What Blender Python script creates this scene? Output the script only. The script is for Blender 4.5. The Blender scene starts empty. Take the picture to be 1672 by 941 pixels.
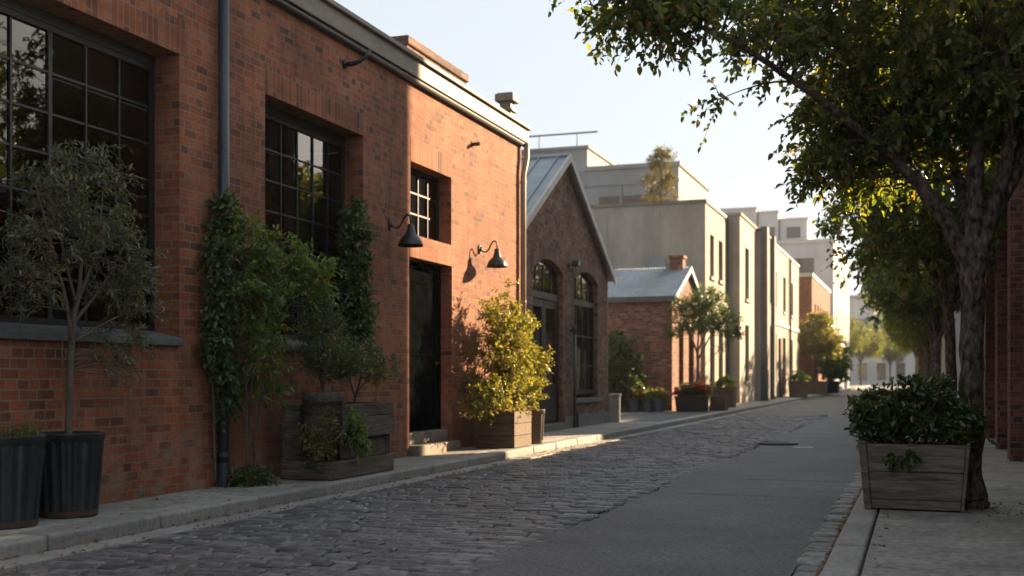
import bpy, bmesh, math, random
import numpy as np
from mathutils import Vector

S = bpy.context.scene
COL = S.collection
PI = math.pi
# ------------------------------------------------------------------ camera constants (used to turn measured picture positions into metres)
F, VPX, HZ, CH = 1880.0, 1500.0, 615.0, 1.1
TH = math.atan((VPX - 836.0) / F)
CT, ST = math.cos(TH), math.sin(TH)
def YW(px, X):
    k = (px - 836.0) / F
    return X * (CT + k * ST) / (k * CT - ST)
def ZW(py, X, Y):
    return CH + (HZ - py) / F * (Y * CT - X * ST)

# ------------------------------------------------------------------ object helpers
def tag(o, label=None, cat=None, group=None, kind=None):
    if label: o['label'] = label
    if cat: o['category'] = cat
    if group: o['group'] = group
    if kind: o['kind'] = kind
    return o
def thing(name, label, cat, loc=(0, 0, 0), rz=0.0, group=None):
    o = bpy.data.objects.new(name, None); COL.objects.link(o)
    o.empty_display_size = 0.2
    o.location = loc; o.rotation_euler = (0, 0, rz)
    return tag(o, label, cat, group)
def root_of(o):
    while o.parent is not None: o = o.parent
    return o
def dup(root, loc, label=None, group=None, rz=None, scale=None):
    r = root.copy(); COL.objects.link(r); r.location = loc
    if rz is not None: r.rotation_euler = (0, 0, rz)
    if scale is not None: r.scale = (scale,) * 3
    if label: r['label'] = label
    if group: r['group'] = group
    for ch in list(root.children):
        c = ch.copy(); COL.objects.link(c); c.parent = r
        for g in list(ch.children):
            d = g.copy(); COL.objects.link(d); d.parent = c
    return r

class MB:
    def __init__(s): s.v = []; s.f = []; s.uv = {}
    def box(s, x0, x1, y0, y1, z0, z1):
        b = len(s.v)
        s.v += [(x0,y0,z0),(x1,y0,z0),(x1,y1,z0),(x0,y1,z0),(x0,y0,z1),(x1,y0,z1),(x1,y1,z1),(x0,y1,z1)]
        for q in ((0,3,2,1),(4,5,6,7),(0,1,5,4),(1,2,6,5),(2,3,7,6),(3,0,4,7)):
            s.f.append(tuple(b + i for i in q))
        return s
    def hexa(s, lo, hi):
        b = len(s.v); s.v += list(lo) + list(hi); n = len(lo)
        s.f.append(tuple(b + i for i in range(n))[::-1]); s.f.append(tuple(b + n + i for i in range(n)))
        for i in range(n):
            j = (i + 1) % n
            s.f.append((b + i, b + j, b + n + j, b + n + i))
        return s
    def poly(s, pts):
        b = len(s.v); s.v += [tuple(p) for p in pts]; s.f.append(tuple(range(b, b + len(pts)))); return s
    def tube(s, pts, rad, n=8, cap=True):
        pts = [Vector(p) for p in pts]
        if not hasattr(rad, '__len__'): rad = [rad] * len(pts)
        b = len(s.v); m = len(pts)
        d0 = (pts[1] - pts[0]).normalized()
        ref = Vector((0, 0, 1)) if abs(d0.z) < 0.9 else Vector((1, 0, 0))
        u = d0.cross(ref).normalized()
        for i, p in enumerate(pts):
            d = (pts[min(i + 1, m - 1)] - pts[max(i - 1, 0)])
            if d.length < 1e-9: d = d0.copy()
            d.normalize()
            u = (u - d * u.dot(d)).normalized(); w = d.cross(u)
            for k in range(n):
                a = 2 * PI * k / n
                s.v.append(tuple(p + (u * math.cos(a) + w * math.sin(a)) * rad[i]))
        for i in range(m - 1):
            for k in range(n):
                k2 = (k + 1) % n
                s.f.append((b + i*n + k, b + i*n + k2, b + (i+1)*n + k2, b + (i+1)*n + k))
        if cap:
            s.f.append(tuple(b + k for k in range(n))[::-1]); s.f.append(tuple(b + (m-1)*n + k for k in range(n)))
        return s
    def lathe(s, prof, c=(0, 0, 0), n=24, rib=None, cap=True):
        b = len(s.v); m = len(prof)
        for i, (r, z) in enumerate(prof):
            for k in range(n):
                a = 2 * PI * k / n
                rr = r + (rib(k, z) if rib else 0)
                s.v.append((c[0] + rr * math.cos(a), c[1] + rr * math.sin(a), c[2] + z))
        for i in range(m - 1):
            for k in range(n):
                k2 = (k + 1) % n
                s.f.append((b + i*n + k, b + i*n + k2, b + (i+1)*n + k2, b + (i+1)*n + k))
        if cap:
            s.f.append(tuple(b + k for k in range(n))[::-1]); s.f.append(tuple(b + (m-1)*n + k for k in range(n)))
        return s
    def wall(s, X, y0, y1, z0, z1, ops, depth, sx):
        """wall face on plane X looking along sx, with openings (y0,y1,z0,z1) and their reveals"""
        ys = sorted({y0, y1} | {o[0] for o in ops} | {o[1] for o in ops}); ys = [y for y in ys if y0 <= y <= y1]
        zs = sorted({z0, z1} | {o[2] for o in ops} | {o[3] for o in ops}); zs = [z for z in zs if z0 <= z <= z1]
        for a, c in zip(ys, ys[1:]):
            for e, g in zip(zs, zs[1:]):
                my, mz = (a + c) / 2, (e + g) / 2
                if any(o[0] < my < o[1] and o[2] < mz < o[3] for o in ops): continue
                q = [(X, a, e), (X, c, e), (X, c, g), (X, a, g)]
                s.poly(q if sx > 0 else q[::-1])
        B = X - sx * depth
        for (a, c, e, g) in ops:
            for q in ([(X,a,e),(B,a,e),(B,a,g),(X,a,g)], [(X,c,g),(B,c,g),(B,c,e),(X,c,e)],
                      [(X,a,g),(B,a,g),(B,c,g),(X,c,g)], [(X,c,e),(B,c,e),(B,a,e),(X,a,e)]):
                s.poly(q if sx > 0 else q[::-1])
        return s
    def build(s, name, mat, parent=None, local=False, bevel=0.0, smooth=False, swap=False, seg=1):
        v = np.array(s.v, dtype=np.float64).reshape(-1, 3)
        me = bpy.data.meshes.new(name)
        me.from_pydata([tuple(p) for p in v], [], s.f)
        if bevel > 0:
            bm = bmesh.new(); bm.from_mesh(me)
            ed = [e for e in bm.edges if len(e.link_faces) == 2 and e.calc_face_angle(0) > 0.5]
            bmesh.ops.bevel(bm, geom=ed, offset=bevel, segments=seg, affect='EDGES', clamp_overlap=True, profile=0.5)
            bm.to_mesh(me); bm.free()
        uvl = me.uv_layers.new(name='UVMap')
        nl = len(me.loops)
        co = np.empty(len(me.vertices) * 3); me.vertices.foreach_get('co', co); co = co.reshape(-1, 3)
        vi = np.empty(nl, dtype=np.int64); me.loops.foreach_get('vertex_index', vi)
        nf = len(me.polygons); nr = np.empty(nf * 3); me.polygons.foreach_get('normal', nr); nr = np.abs(nr.reshape(-1, 3))
        tot = np.empty(nf, dtype=np.int64); me.polygons.foreach_get('loop_total', tot)
        ln = np.repeat(nr, tot, axis=0); p = co[vi]
        ax = np.argmax(ln, axis=1)
        uv = np.where((ax == 0)[:, None], p[:, [1, 2]], np.where((ax == 1)[:, None], p[:, [0, 2]], p[:, [0, 1]]))
        if swap: uv = uv[:, ::-1]
        uvl.data.foreach_set('uv', np.ascontiguousarray(uv, dtype=np.float32).ravel())
        if parent is not None and not local:
            L = np.array(root_of(parent).location)
            me.vertices.foreach_set('co', (co - L).ravel())
        if smooth: me.polygons.foreach_set('use_smooth', [True] * nf)
        for m in (mat if isinstance(mat, (list, tuple)) else [mat]): me.materials.append(m)
        me.update()
        o = bpy.data.objects.new(name, me); COL.objects.link(o)
        if parent is not None: o.parent = parent
        return o

# ------------------------------------------------------------------ materials
def new_mat(name):
    m = bpy.data.materials.new(name); m.use_nodes = True
    nt = m.node_tree; nt.nodes.clear()
    out = nt.nodes.new('ShaderNodeOutputMaterial')
    return m, nt, out
def N(nt, t, **kw):
    n = nt.nodes.new(t)
    for k, v in kw.items():
        if k in n.inputs: n.inputs[k].default_value = v
        else: setattr(n, k, v)
    return n
def ramp(nt, stops, interp='LINEAR'):
    r = nt.nodes.new('ShaderNodeValToRGB'); cr = r.color_ramp; cr.interpolation = interp
    while len(cr.elements) < len(stops): cr.elements.new(0.5)
    for e, (p, c) in zip(cr.elements, stops):
        e.position = p; e.color = (c[0], c[1], c[2], 1)
    return r
def g3(v): return (v, v, v)
def surf(name, c1, c2, rough=0.7, scale=3.0, bump=0.3, bscale=40.0, metal=0.0, dist=0.005, stretch=(1, 1, 1), stain=0.25, island=0.0, spec=0.5, ss=None, lo=0.32, hi=0.68):
    m, nt, out = new_mat(name); L = nt.links
    tc = N(nt, 'ShaderNodeTexCoord'); mp = N(nt, 'ShaderNodeMapping'); mp.inputs['Scale'].default_value = stretch
    L.new(tc.outputs['Object'], mp.inputs['Vector'])
    n1 = N(nt, 'ShaderNodeTexNoise', Scale=scale, Detail=8.0, Roughness=0.62); L.new(mp.outputs[0], n1.inputs['Vector'])
    r1 = ramp(nt, [(lo, c1), (hi, c2)]); L.new(n1.outputs[0], r1.inputs[0])
    n2 = N(nt, 'ShaderNodeTexNoise', Scale=ss or scale * 0.22, Detail=5.0, Roughness=0.7); L.new(mp.outputs[0], n2.inputs['Vector'])
    r2 = ramp(nt, [(0.35, g3(1 - stain)), (0.65, g3(1.0))]); L.new(n2.outputs[0], r2.inputs[0])
    mx = N(nt, 'ShaderNodeMix', data_type='RGBA', blend_type='MULTIPLY'); mx.inputs[0].default_value = 1
    L.new(r1.outputs[0], mx.inputs[6]); L.new(r2.outputs[0], mx.inputs[7])
    col = mx.outputs[2]
    if island:
        ge = N(nt, 'ShaderNodeNewGeometry'); ri = ramp(nt, [(0, g3(1 - island)), (1, g3(1 + island))]); L.new(ge.outputs['Random Per Island'], ri.inputs[0])
        m2 = N(nt, 'ShaderNodeMix', data_type='RGBA', blend_type='MULTIPLY'); m2.inputs[0].default_value = 1
        L.new(col, m2.inputs[6]); L.new(ri.outputs[0], m2.inputs[7]); col = m2.outputs[2]
    bs = N(nt, 'ShaderNodeBsdfPrincipled'); L.new(col, bs.inputs['Base Color'])
    bs.inputs['Metallic'].default_value = metal; bs.inputs['Specular IOR Level'].default_value = spec
    rr = N(nt, 'ShaderNodeMapRange'); L.new(n1.outputs[0], rr.inputs[0])
    rr.inputs[3].default_value = max(0.05, rough - 0.12); rr.inputs[4].default_value = min(1, rough + 0.12); L.new(rr.outputs[0], bs.inputs['Roughness'])
    if bump:
        n3 = N(nt, 'ShaderNodeTexNoise', Scale=bscale, Detail=6.0, Roughness=0.7); L.new(mp.outputs[0], n3.inputs['Vector'])
        b = N(nt, 'ShaderNodeBump', Strength=bump, Distance=dist); L.new(n3.outputs[0], b.inputs['Height']); L.new(b.outputs[0], bs.inputs['Normal'])
    L.new(bs.outputs[0], out.inputs[0])
    return m
def diffmat(name, c1, c2):
    m, nt, out = new_mat(name); L = nt.links
    tc = N(nt, 'ShaderNodeTexCoord'); n1 = N(nt, 'ShaderNodeTexNoise', Scale=5.0, Detail=6.0); L.new(tc.outputs['Object'], n1.inputs['Vector'])
    r1 = ramp(nt, [(0.35, c1), (0.65, c2)]); L.new(n1.outputs[0], r1.inputs[0])
    d = N(nt, 'ShaderNodeBsdfDiffuse'); L.new(r1.outputs[0], d.inputs[0]); L.new(d.outputs[0], out.inputs[0])
    return m
def brick(name, pal, mortar, bw=0.195, rh=0.083, ms=0.0085, bump=0.9, warp=0.010, pale=0.0, stain=0.35, off=0.5):
    m, nt, out = new_mat(name); L = nt.links
    tc = N(nt, 'ShaderNodeTexCoord')
    nw = N(nt, 'ShaderNodeTexNoise', Scale=7.0, Detail=3.0); L.new(tc.outputs['UV'], nw.inputs['Vector'])
    sub = N(nt, 'ShaderNodeVectorMath', operation='SUBTRACT'); L.new(nw.outputs['Color'], sub.inputs[0]); sub.inputs[1].default_value = (0.5, 0.5, 0.5)
    scl = N(nt, 'ShaderNodeVectorMath', operation='SCALE'); L.new(sub.outputs[0], scl.inputs[0]); scl.inputs['Scale'].default_value = warp
    add = N(nt, 'ShaderNodeVectorMath', operation='ADD'); L.new(tc.outputs['UV'], add.inputs[0]); L.new(scl.outputs[0], add.inputs[1])
    br = N(nt, 'ShaderNodeTexBrick', Scale=1.0, offset=off, squash=0.62, squash_frequency=3, offset_frequency=2)
    br.inputs['Color1'].default_value = (0, 0, 0, 1); br.inputs['Color2'].default_value = (1, 1, 1, 1); br.inputs['Mortar'].default_value = (0.5, 0.5, 0.5, 1)
    br.inputs['Mortar Size'].default_value = ms; br.inputs['Mortar Smooth'].default_value = 0.15
    br.inputs['Brick Width'].default_value = bw; br.inputs['Row Height'].default_value = rh
    L.new(add.outputs[0], br.inputs['Vector'])
    rp = ramp(nt, pal); L.new(br.outputs['Color'], rp.inputs[0])
    n1 = N(nt, 'ShaderNodeTexNoise', Scale=26.0, Detail=8.0, Roughness=0.75); L.new(tc.outputs['UV'], n1.inputs['Vector'])
    r1 = ramp(nt, [(0.3, g3(0.62)), (0.7, g3(1.28))]); L.new(n1.outputs[0], r1.inputs[0])
    m1 = N(nt, 'ShaderNodeMix', data_type='RGBA', blend_type='MULTIPLY'); m1.inputs[0].default_value = 1
    L.new(rp.outputs[0], m1.inputs[6]); L.new(r1.outputs[0], m1.inputs[7])
    col = m1.outputs[2]
    if pale:
        npz = N(nt, 'ShaderNodeTexNoise', Scale=3.2, Detail=7.0, Roughness=0.7); L.new(tc.outputs['UV'], npz.inputs['Vector'])
        sx = N(nt, 'ShaderNodeSeparateXYZ'); L.new(tc.outputs['UV'], sx.inputs[0])
        mr = N(nt, 'ShaderNodeMapRange'); L.new(sx.outputs[1], mr.inputs[0]); mr.inputs[1].default_value = 0.1; mr.inputs[2].default_value = 0.9; mr.inputs[3].default_value = 1.0; mr.inputs[4].default_value = 0.1
        rz = ramp(nt, [(0.48, g3(0)), (0.60, g3(pale))]); L.new(npz.outputs[0], rz.inputs[0])
        mu = N(nt, 'ShaderNodeMath', operation='MULTIPLY'); L.new(mr.outputs[0], mu.inputs[0]); L.new(rz.outputs[0], mu.inputs[1])
        m0 = N(nt, 'ShaderNodeMix', data_type='RGBA'); L.new(mu.outputs[0], m0.inputs[0]); L.new(col, m0.inputs[6]); m0.inputs[7].default_value = (0.30, 0.23, 0.18, 1); col = m0.outputs[2]
    mm = N(nt, 'ShaderNodeMix', data_type='RGBA'); L.new(br.outputs['Fac'], mm.inputs[0]); L.new(col, mm.inputs[6]); mm.inputs[7].default_value = (*mortar, 1)
    n2 = N(nt, 'ShaderNodeTexNoise', Scale=0.9, Detail=6.0, Roughness=0.65); L.new(tc.outputs['UV'], n2.inputs['Vector'])
    r2 = ramp(nt, [(0.35, g3(1 - stain)), (0.62, g3(1.0))]); L.new(n2.outputs[0], r2.inputs[0])
    m3 = N(nt, 'ShaderNodeMix', data_type='RGBA', blend_type='MULTIPLY'); m3.inputs[0].default_value = 1
    L.new(mm.outputs[2], m3.inputs[6]); L.new(r2.outputs[0], m3.inputs[7])
    mp = N(nt, 'ShaderNodeMapping'); mp.inputs['Scale'].default_value = (5.0, 0.35, 1); L.new(tc.outputs['UV'], mp.inputs['Vector'])
    n5 = N(nt, 'ShaderNodeTexNoise', Scale=1.0, Detail=7.0, Roughness=0.7); L.new(mp.outputs[0], n5.inputs['Vector'])
    r5 = ramp(nt, [(0.36, g3(0.68)), (0.56, g3(1.0))]); L.new(n5.outputs[0], r5.inputs[0])
    m5 = N(nt, 'ShaderNodeMix', data_type='RGBA', blend_type='MULTIPLY'); m5.inputs[0].default_value = 0.8
    L.new(m3.outputs[2], m5.inputs[6]); L.new(r5.outputs[0], m5.inputs[7]); m3 = m5
    bs = N(nt, 'ShaderNodeBsdfPrincipled', Roughness=0.85); bs.inputs['Specular IOR Level'].default_value = 0.3
    L.new(m3.outputs[2], bs.inputs['Base Color'])
    inv = N(nt, 'ShaderNodeMath', operation='MULTIPLY_ADD'); L.new(br.outputs['Fac'], inv.inputs[0]); inv.inputs[1].default_value = -1.0
    mn = N(nt, 'ShaderNodeMath', operation='MULTIPLY'); L.new(n1.outputs[0], mn.inputs[0]); mn.inputs[1].default_value = 0.5
    L.new(mn.outputs[0], inv.inputs[2])
    # each brick sits a little in or out of the face
    m4 = N(nt, 'ShaderNodeMath', operation='MULTIPLY_ADD'); L.new(br.outputs['Color'], m4.inputs[0]); m4.inputs[1].default_value = 0.35; L.new(inv.outputs[0], m4.inputs[2])
    b = N(nt, 'ShaderNodeBump', Strength=bump, Distance=0.020); L.new(m4.outputs[0], b.inputs['Height']); L.new(b.outputs[0], bs.inputs['Normal'])
    L.new(bs.outputs[0], out.inputs[0])
    return m
def leafmat(name, stops, trans=0.35, gloss=0.05, rough=0.35, tm=(3.6, 3.1, 0.95)):
    m, nt, out = new_mat(name); L = nt.links
    ge = N(nt, 'ShaderNodeNewGeometry'); rp = ramp(nt, stops); L.new(ge.outputs['Random Per Island'], rp.inputs[0])
    tr = N(nt, 'ShaderNodeBsdfTranslucent')
    hs = N(nt, 'ShaderNodeMix', data_type='RGBA', blend_type='MULTIPLY'); hs.inputs[0].default_value = 1; L.new(rp.outputs[0], hs.inputs[6]); hs.inputs[7].default_value = (*tm, 1)
    L.new(hs.outputs[2], tr.inputs[0])
    df = N(nt, 'ShaderNodeBsdfPrincipled', Roughness=rough); df.inputs['Specular IOR Level'].default_value = gloss * 10
    L.new(rp.outputs[0], df.inputs['Base Color'])
    mx = N(nt, 'ShaderNodeMixShader'); mx.inputs[0].default_value = trans
    L.new(df.outputs[0], mx.inputs[1]); L.new(tr.outputs[0], mx.inputs[2]); L.new(mx.outputs[0], out.inputs[0])
    return m
def glassmat(name, tint=0.35, ior=1.9, rough=0.015):
    m, nt, out = new_mat(name); L = nt.links
    fr = N(nt, 'ShaderNodeFresnel', IOR=ior)
    tc = N(nt, 'ShaderNodeTexCoord'); nz = N(nt, 'ShaderNodeTexNoise', Scale=1.3, Detail=2.0); L.new(tc.outputs['Object'], nz.inputs['Vector'])
    b = N(nt, 'ShaderNodeBump', Strength=0.06, Distance=0.02); L.new(nz.outputs[0], b.inputs['Height'])
    gl = N(nt, 'ShaderNodeBsdfGlossy', Roughness=rough); gl.inputs[0].default_value = (1, 1, 1, 1); L.new(b.outputs[0], gl.inputs['Normal'])
    tr = N(nt, 'ShaderNodeBsdfTransparent'); tr.inputs[0].default_value = (tint, tint, tint, 1)
    mx = N(nt, 'ShaderNodeMixShader'); L.new(fr.outputs[0], mx.inputs[0]); L.new(tr.outputs[0], mx.inputs[1]); L.new(gl.outputs[0], mx.inputs[2])
    L.new(mx.outputs[0], out.inputs[0])
    return m

RED_OLD = [(0.0, (0.085, 0.042, 0.036)), (0.10, (0.19, 0.060, 0.036)), (0.35, (0.30, 0.082, 0.040)), (0.6, (0.36, 0.105, 0.048)), (0.85, (0.42, 0.135, 0.062)), (1.0, (0.33, 0.14, 0.085))]
RED = [(0.0, (0.11, 0.047, 0.034)), (0.06, (0.20, 0.061, 0.034)), (0.25, (0.275, 0.078, 0.035)), (0.62, (0.335, 0.096, 0.040)), (0.92, (0.385, 0.122, 0.053)), (1.0, (0.32, 0.135, 0.08))]
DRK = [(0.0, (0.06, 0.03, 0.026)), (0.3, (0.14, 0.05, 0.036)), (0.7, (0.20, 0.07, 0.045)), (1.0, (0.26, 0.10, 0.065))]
BRN = [(0.0, (0.10, 0.062, 0.048)), (0.3, (0.20, 0.105, 0.074)), (0.7, (0.265, 0.135, 0.094)), (1.0, (0.33, 0.19, 0.14))]
SHD = [(0.0, (0.11, 0.05, 0.04)), (0.3, (0.25, 0.085, 0.05)), (0.7, (0.33, 0.12, 0.07)), (1.0, (0.42, 0.20, 0.13))]
M = {}
M['brick'] = brick('red_brick', RED, (0.25, 0.172, 0.122), pale=0.75)
M['soldier'] = brick('soldier_brick', RED, (0.25, 0.172, 0.122), bw=0.34, rh=0.083, off=0.0)
M['brick_gable'] = brick('brown_brick', BRN, (0.17, 0.12, 0.095))
M['brick_gable_arch'] = brick('brown_arch_brick', BRN, (0.17, 0.12, 0.095), bw=0.4, off=0.0)
M['brick_shed'] = brick('shed_brick', SHD, (0.25, 0.19, 0.16))
M['brick_far'] = brick('far_brick', RED, (0.26, 0.18, 0.14))
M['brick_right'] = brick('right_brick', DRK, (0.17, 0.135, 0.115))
M['concrete'] = surf('pavement_concrete', (0.20, 0.192, 0.178), (0.42, 0.405, 0.375), 0.8, 16, 0.7, 60, dist=0.006, island=0.14, stain=0.45, ss=1.7, lo=.36, hi=.66)
M['kerb'] = surf('kerb_stone', (0.21, 0.205, 0.195), (0.36, 0.35, 0.33), 0.75, 24, 0.8, 60, dist=0.008, island=0.14, stain=0.30, ss=2.0, lo=.33, hi=.69)
M['asphalt'] = surf('asphalt', (0.038, 0.040, 0.045), (0.200, 0.202, 0.206), 0.68, 42, 1.0, 70, dist=0.012, stain=0.42, ss=0.5, lo=.36, hi=.68)
M['driveway'] = surf('driveway_asphalt', (0.06, 0.062, 0.066), (0.10, 0.10, 0.105), 0.75, 20, 0.5, 120, dist=0.004)
M['cobble'] = surf('cobble_stone', (0.060, 0.062, 0.068), (0.19, 0.192, 0.20), 0.52, 14, 0.8, 40, dist=0.007, island=0.42, spec=0.42, ss=0.9, stain=.3)
M['gutterstone'] = surf('gutter_cobble_stone', (0.075, 0.074, 0.073), (0.26, 0.255, 0.245), 0.6, 18, 0.8, 50, dist=0.008, island=0.35, stain=.3, ss=2)
M['bed'] = surf('joint_bed', (0.022, 0.02, 0.018), (0.05, 0.045, 0.04), 0.95, 30, 0.4, 80)
M['blackmetal'] = surf('black_metal', (0.007, 0.008, 0.010), (0.014, 0.015, 0.018), 0.40, 8, 0.05, 40)
M['frame'] = surf('window_steel', (0.005, 0.006, 0.007), (0.011, 0.012, 0.013), 0.5, 8, 0.1, 40)
M['pipe'] = surf('grey_downpipe', (0.028, 0.034, 0.043), (0.06, 0.07, 0.084), 0.36, 6, 0.08, 30, metal=0.3, stretch=(1, 1, 0.25))
M['cornice'] = surf('weathered_fascia', (0.14, 0.115, 0.09), (0.25, 0.21, 0.165), 0.6, 7, 0.3, 30, metal=0.1, stretch=(1, 0.5, 1), stain=.4, ss=1.4)
M['rustpipe'] = surf('rusted_pipe', (0.28, 0.20, 0.15), (0.42, 0.36, 0.30), 0.5, 6, 0.15, 30, metal=0.2, stretch=(1, 1, 0.3))
M['sill'] = surf('slate_sill', (0.075, 0.085, 0.09), (0.13, 0.14, 0.145), 0.6, 8, 0.2, 50)
M['door'] = diffmat('black_door', (0.0022, 0.0027, 0.0033), (0.0045, 0.005, 0.006))
M['stone'] = surf('step_stone', (0.15, 0.13, 0.11), (0.26, 0.23, 0.195), 0.8, 9, 0.4, 50, stain=.4, ss=2)
M['plinth'] = surf('plinth_stone', (0.11, 0.11, 0.11), (0.18, 0.175, 0.17), 0.8, 6, 0.4, 50)
M['wood'] = surf('dark_old_wood', (0.036, 0.028, 0.021), (0.18, 0.145, 0.115), 0.85, 5, 0.7, 26, stretch=(6, 0.7, 9), dist=0.008, island=0.25, spec=.25)
M['woodx'] = surf('dark_old_wood_end', (0.034, 0.026, 0.02), (0.16, 0.125, 0.10), 0.85, 5, 0.7, 26, stretch=(0.7, 6, 9), dist=0.008, island=0.25, spec=.25)
M['greywood'] = surf('grey_old_wood', (0.066, 0.056, 0.048), (0.205, 0.180, 0.155), 0.88, 5, 0.7, 26, stretch=(0.8, 6, 10), dist=0.006, island=0.15, spec=.25, stain=.4, ss=2)
M['brownwood'] = surf('brown_wood', (0.060, 0.040, 0.028), (0.185, 0.128, 0.09), 0.8, 6, 0.5, 26, stretch=(1, 1, 8), dist=0.005, island=0.2, stain=.35)
M['can'] = surf('black_ribbed_metal', (0.014, 0.018, 0.023), (0.036, 0.042, 0.05), 0.42, 7, 0.15, 40, metal=0.25, stretch=(1, 1, 0.5))
M['rust'] = surf('rust_band', (0.018, 0.016, 0.015), (0.085, 0.046, 0.028), 0.8, 16, 0.3, 60)
M['soil'] = surf('soil', (0.02, 0.014, 0.009), (0.055, 0.038, 0.025), 0.95, 30, 0.9, 50, dist=0.02)
M['bark'] = surf('tree_bark', (0.026, 0.019, 0.015), (0.25, 0.195, 0.155), 0.92, 26, 1.0, 30, dist=0.04, stretch=(1, 1, 0.42), lo=.38, hi=.68, spec=.2, ss=4, stain=.45)
M['twig'] = surf('twig_bark', (0.07, 0.05, 0.036), (0.15, 0.11, 0.08), 0.85, 20, 0.5, 60)
M['seam'] = surf('blue_grey_roof_metal', (0.22, 0.25, 0.28), (0.34, 0.37, 0.40), 0.45, 3, 0.1, 20, metal=0.5)
M['corr'] = surf('galvanised_corrugated', (0.20, 0.235, 0.265), (0.34, 0.38, 0.41), 0.5, 4, 0.1, 20, metal=0.35, stain=.3)
M['trim'] = surf('pale_trim', (0.42, 0.39, 0.35), (0.58, 0.55, 0.50), 0.6, 6, 0.1, 30)
M['cream'] = surf('cream_render', (0.27, 0.238, 0.20), (0.385, 0.345, 0.29), 0.85, 1.6, 0.3, 30, stain=0.28, stretch=(1, 1, 0.4), ss=.5)
M['taupe'] = surf('taupe_render', (0.30, 0.26, 0.22), (0.42, 0.37, 0.31), 0.85, 1.6, 0.3, 30, stretch=(1, 1, 0.5))
M['darkpier'] = surf('dark_pier', (0.06, 0.062, 0.065), (0.11, 0.11, 0.112), 0.7, 3, 0.2, 30)
M['pale'] = surf('pale_render', (0.26, 0.228, 0.19), (0.37, 0.33, 0.28), 0.85, 1.2, 0.3, 30, stretch=(1, 1, 0.4), stain=0.32, ss=.45)
M['grey'] = surf('grey_concrete', (0.20, 0.21, 0.225), (0.29, 0.30, 0.315), 0.85, 0.8, 0.3, 20, stretch=(1, 1, 0.5), stain=0.2)
M['white'] = surf('white_concrete', (0.42, 0.42, 0.43), (0.54, 0.54, 0.54), 0.85, 0.8, 0.3, 20, stretch=(1, 1, 0.5), stain=0.15)
M['bluepot'] = surf('blue_grey_pot', (0.035, 0.055, 0.07), (0.07, 0.095, 0.115), 0.5, 6, 0.1, 30)
M['terra'] = surf('brown_pot', (0.09, 0.065, 0.05), (0.16, 0.12, 0.09), 0.75, 6, 0.2, 30)
M['paint'] = surf('worn_white_paint', (0.16, 0.16, 0.16), (0.55, 0.54, 0.52), 0.7, 30, 0.3, 90, lo=.42, hi=.58)
M['iron'] = surf('cast_iron', (0.03, 0.03, 0.032), (0.06, 0.06, 0.062), 0.5, 30, 0.7, 60, metal=0.4)
M['teal'] = surf('teal_tin', (0.05, 0.22, 0.24), (0.08, 0.30, 0.32), 0.5, 6, 0.1, 30)
M['brownglass'] = surf('brown_tinted_glass', (0.05, 0.032, 0.028), (0.085, 0.05, 0.042), 0.25, 3, 0, 30)
M['reflection_sheet'] = surf('pale_reflection_sheet', (0.40, 0.37, 0.32), (0.52, 0.48, 0.42), 0.9, 10, 0.1, 60)  # pale colour standing in for bright reflection in the small window
M['tar'] = surf('tar_seam', (0.012, 0.012, 0.013), (0.025, 0.025, 0.026), 0.6, 30, 0.3, 60)
M['brass'] = surf('worn_brass', (0.25, 0.18, 0.08), (0.4, 0.3, 0.15), 0.35, 20, 0.1, 40, metal=1.0)
M['glass'] = glassmat('window_glass', 0.25, 1.5)
M['farglass'] = surf('far_window_glass', (0.02, 0.024, 0.03), (0.04, 0.046, 0.055), 0.12, 3, 0, 30, spec=0.9)
M['lf_tree'] = leafmat('street_tree_leaves', [(0, (0.030, 0.052, 0.016)), (0.5, (0.055, 0.085, 0.024)), (0.86, (0.095, 0.12, 0.032)), (0.97, (0.16, 0.13, 0.03)), (1, (0.22, 0.10, 0.03))], 0.48)
M['lf_olive'] = leafmat('olive_leaves', [(0, (0.032, 0.048, 0.034)), (0.5, (0.060, 0.080, 0.056)), (0.93, (0.12, 0.14, 0.105)), (1, (0.28, 0.15, 0.04))], 0.28, 0.08, 0.38)
M['lf_dark'] = leafmat('dark_ivy_leaves', [(0, (0.020, 0.042, 0.016)), (0.5, (0.042, 0.078, 0.028)), (0.93, (0.08, 0.12, 0.04)), (1, (0.20, 0.10, 0.02))], 0.3, 0.06, tm=(3.0, 2.9, 1.0))
M['lf_fresh'] = leafmat('fresh_green_leaves', [(0, (0.038, 0.075, 0.018)), (0.5, (0.075, 0.125, 0.028)), (0.93, (0.13, 0.175, 0.040)), (1, (0.28, 0.14, 0.02))], 0.38, 0.06, tm=(3.0, 2.9, 1.0))
M['lf_lime'] = leafmat('yellow_green_leaves', [(0, (0.085, 0.092, 0.020)), (0.5, (0.155, 0.155, 0.034)), (0.9, (0.24, 0.22, 0.05)), (1, (0.30, 0.21, 0.06))], 0.30, 0.05, tm=(2.8, 2.7, 1.1))
M['lf_glossy'] = leafmat('glossy_dark_leaves', [(0, (0.018, 0.040, 0.016)), (0.6, (0.040, 0.074, 0.026)), (0.92, (0.07, 0.105, 0.034)), (0.98, (0.20, 0.12, 0.02)), (1, (0.12, 0.05, 0.02))], 0.28, 0.07, 0.3)
M['lf_spray'] = leafmat('grey_green_sprays', [(0, (0.034, 0.058, 0.032)), (0.5, (0.062, 0.095, 0.048)), (0.93, (0.10, 0.13, 0.062)), (1, (0.42, 0.21, 0.02))], 0.28, 0.07)
M['lf_gold'] = leafmat('golden_sprays', [(0, (0.028, 0.045, 0.016)), (0.6, (0.055, 0.07, 0.02)), (0.85, (0.14, 0.11, 0.025)), (1, (0.28, 0.15, 0.03))], 0.3, 0.05)
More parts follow.
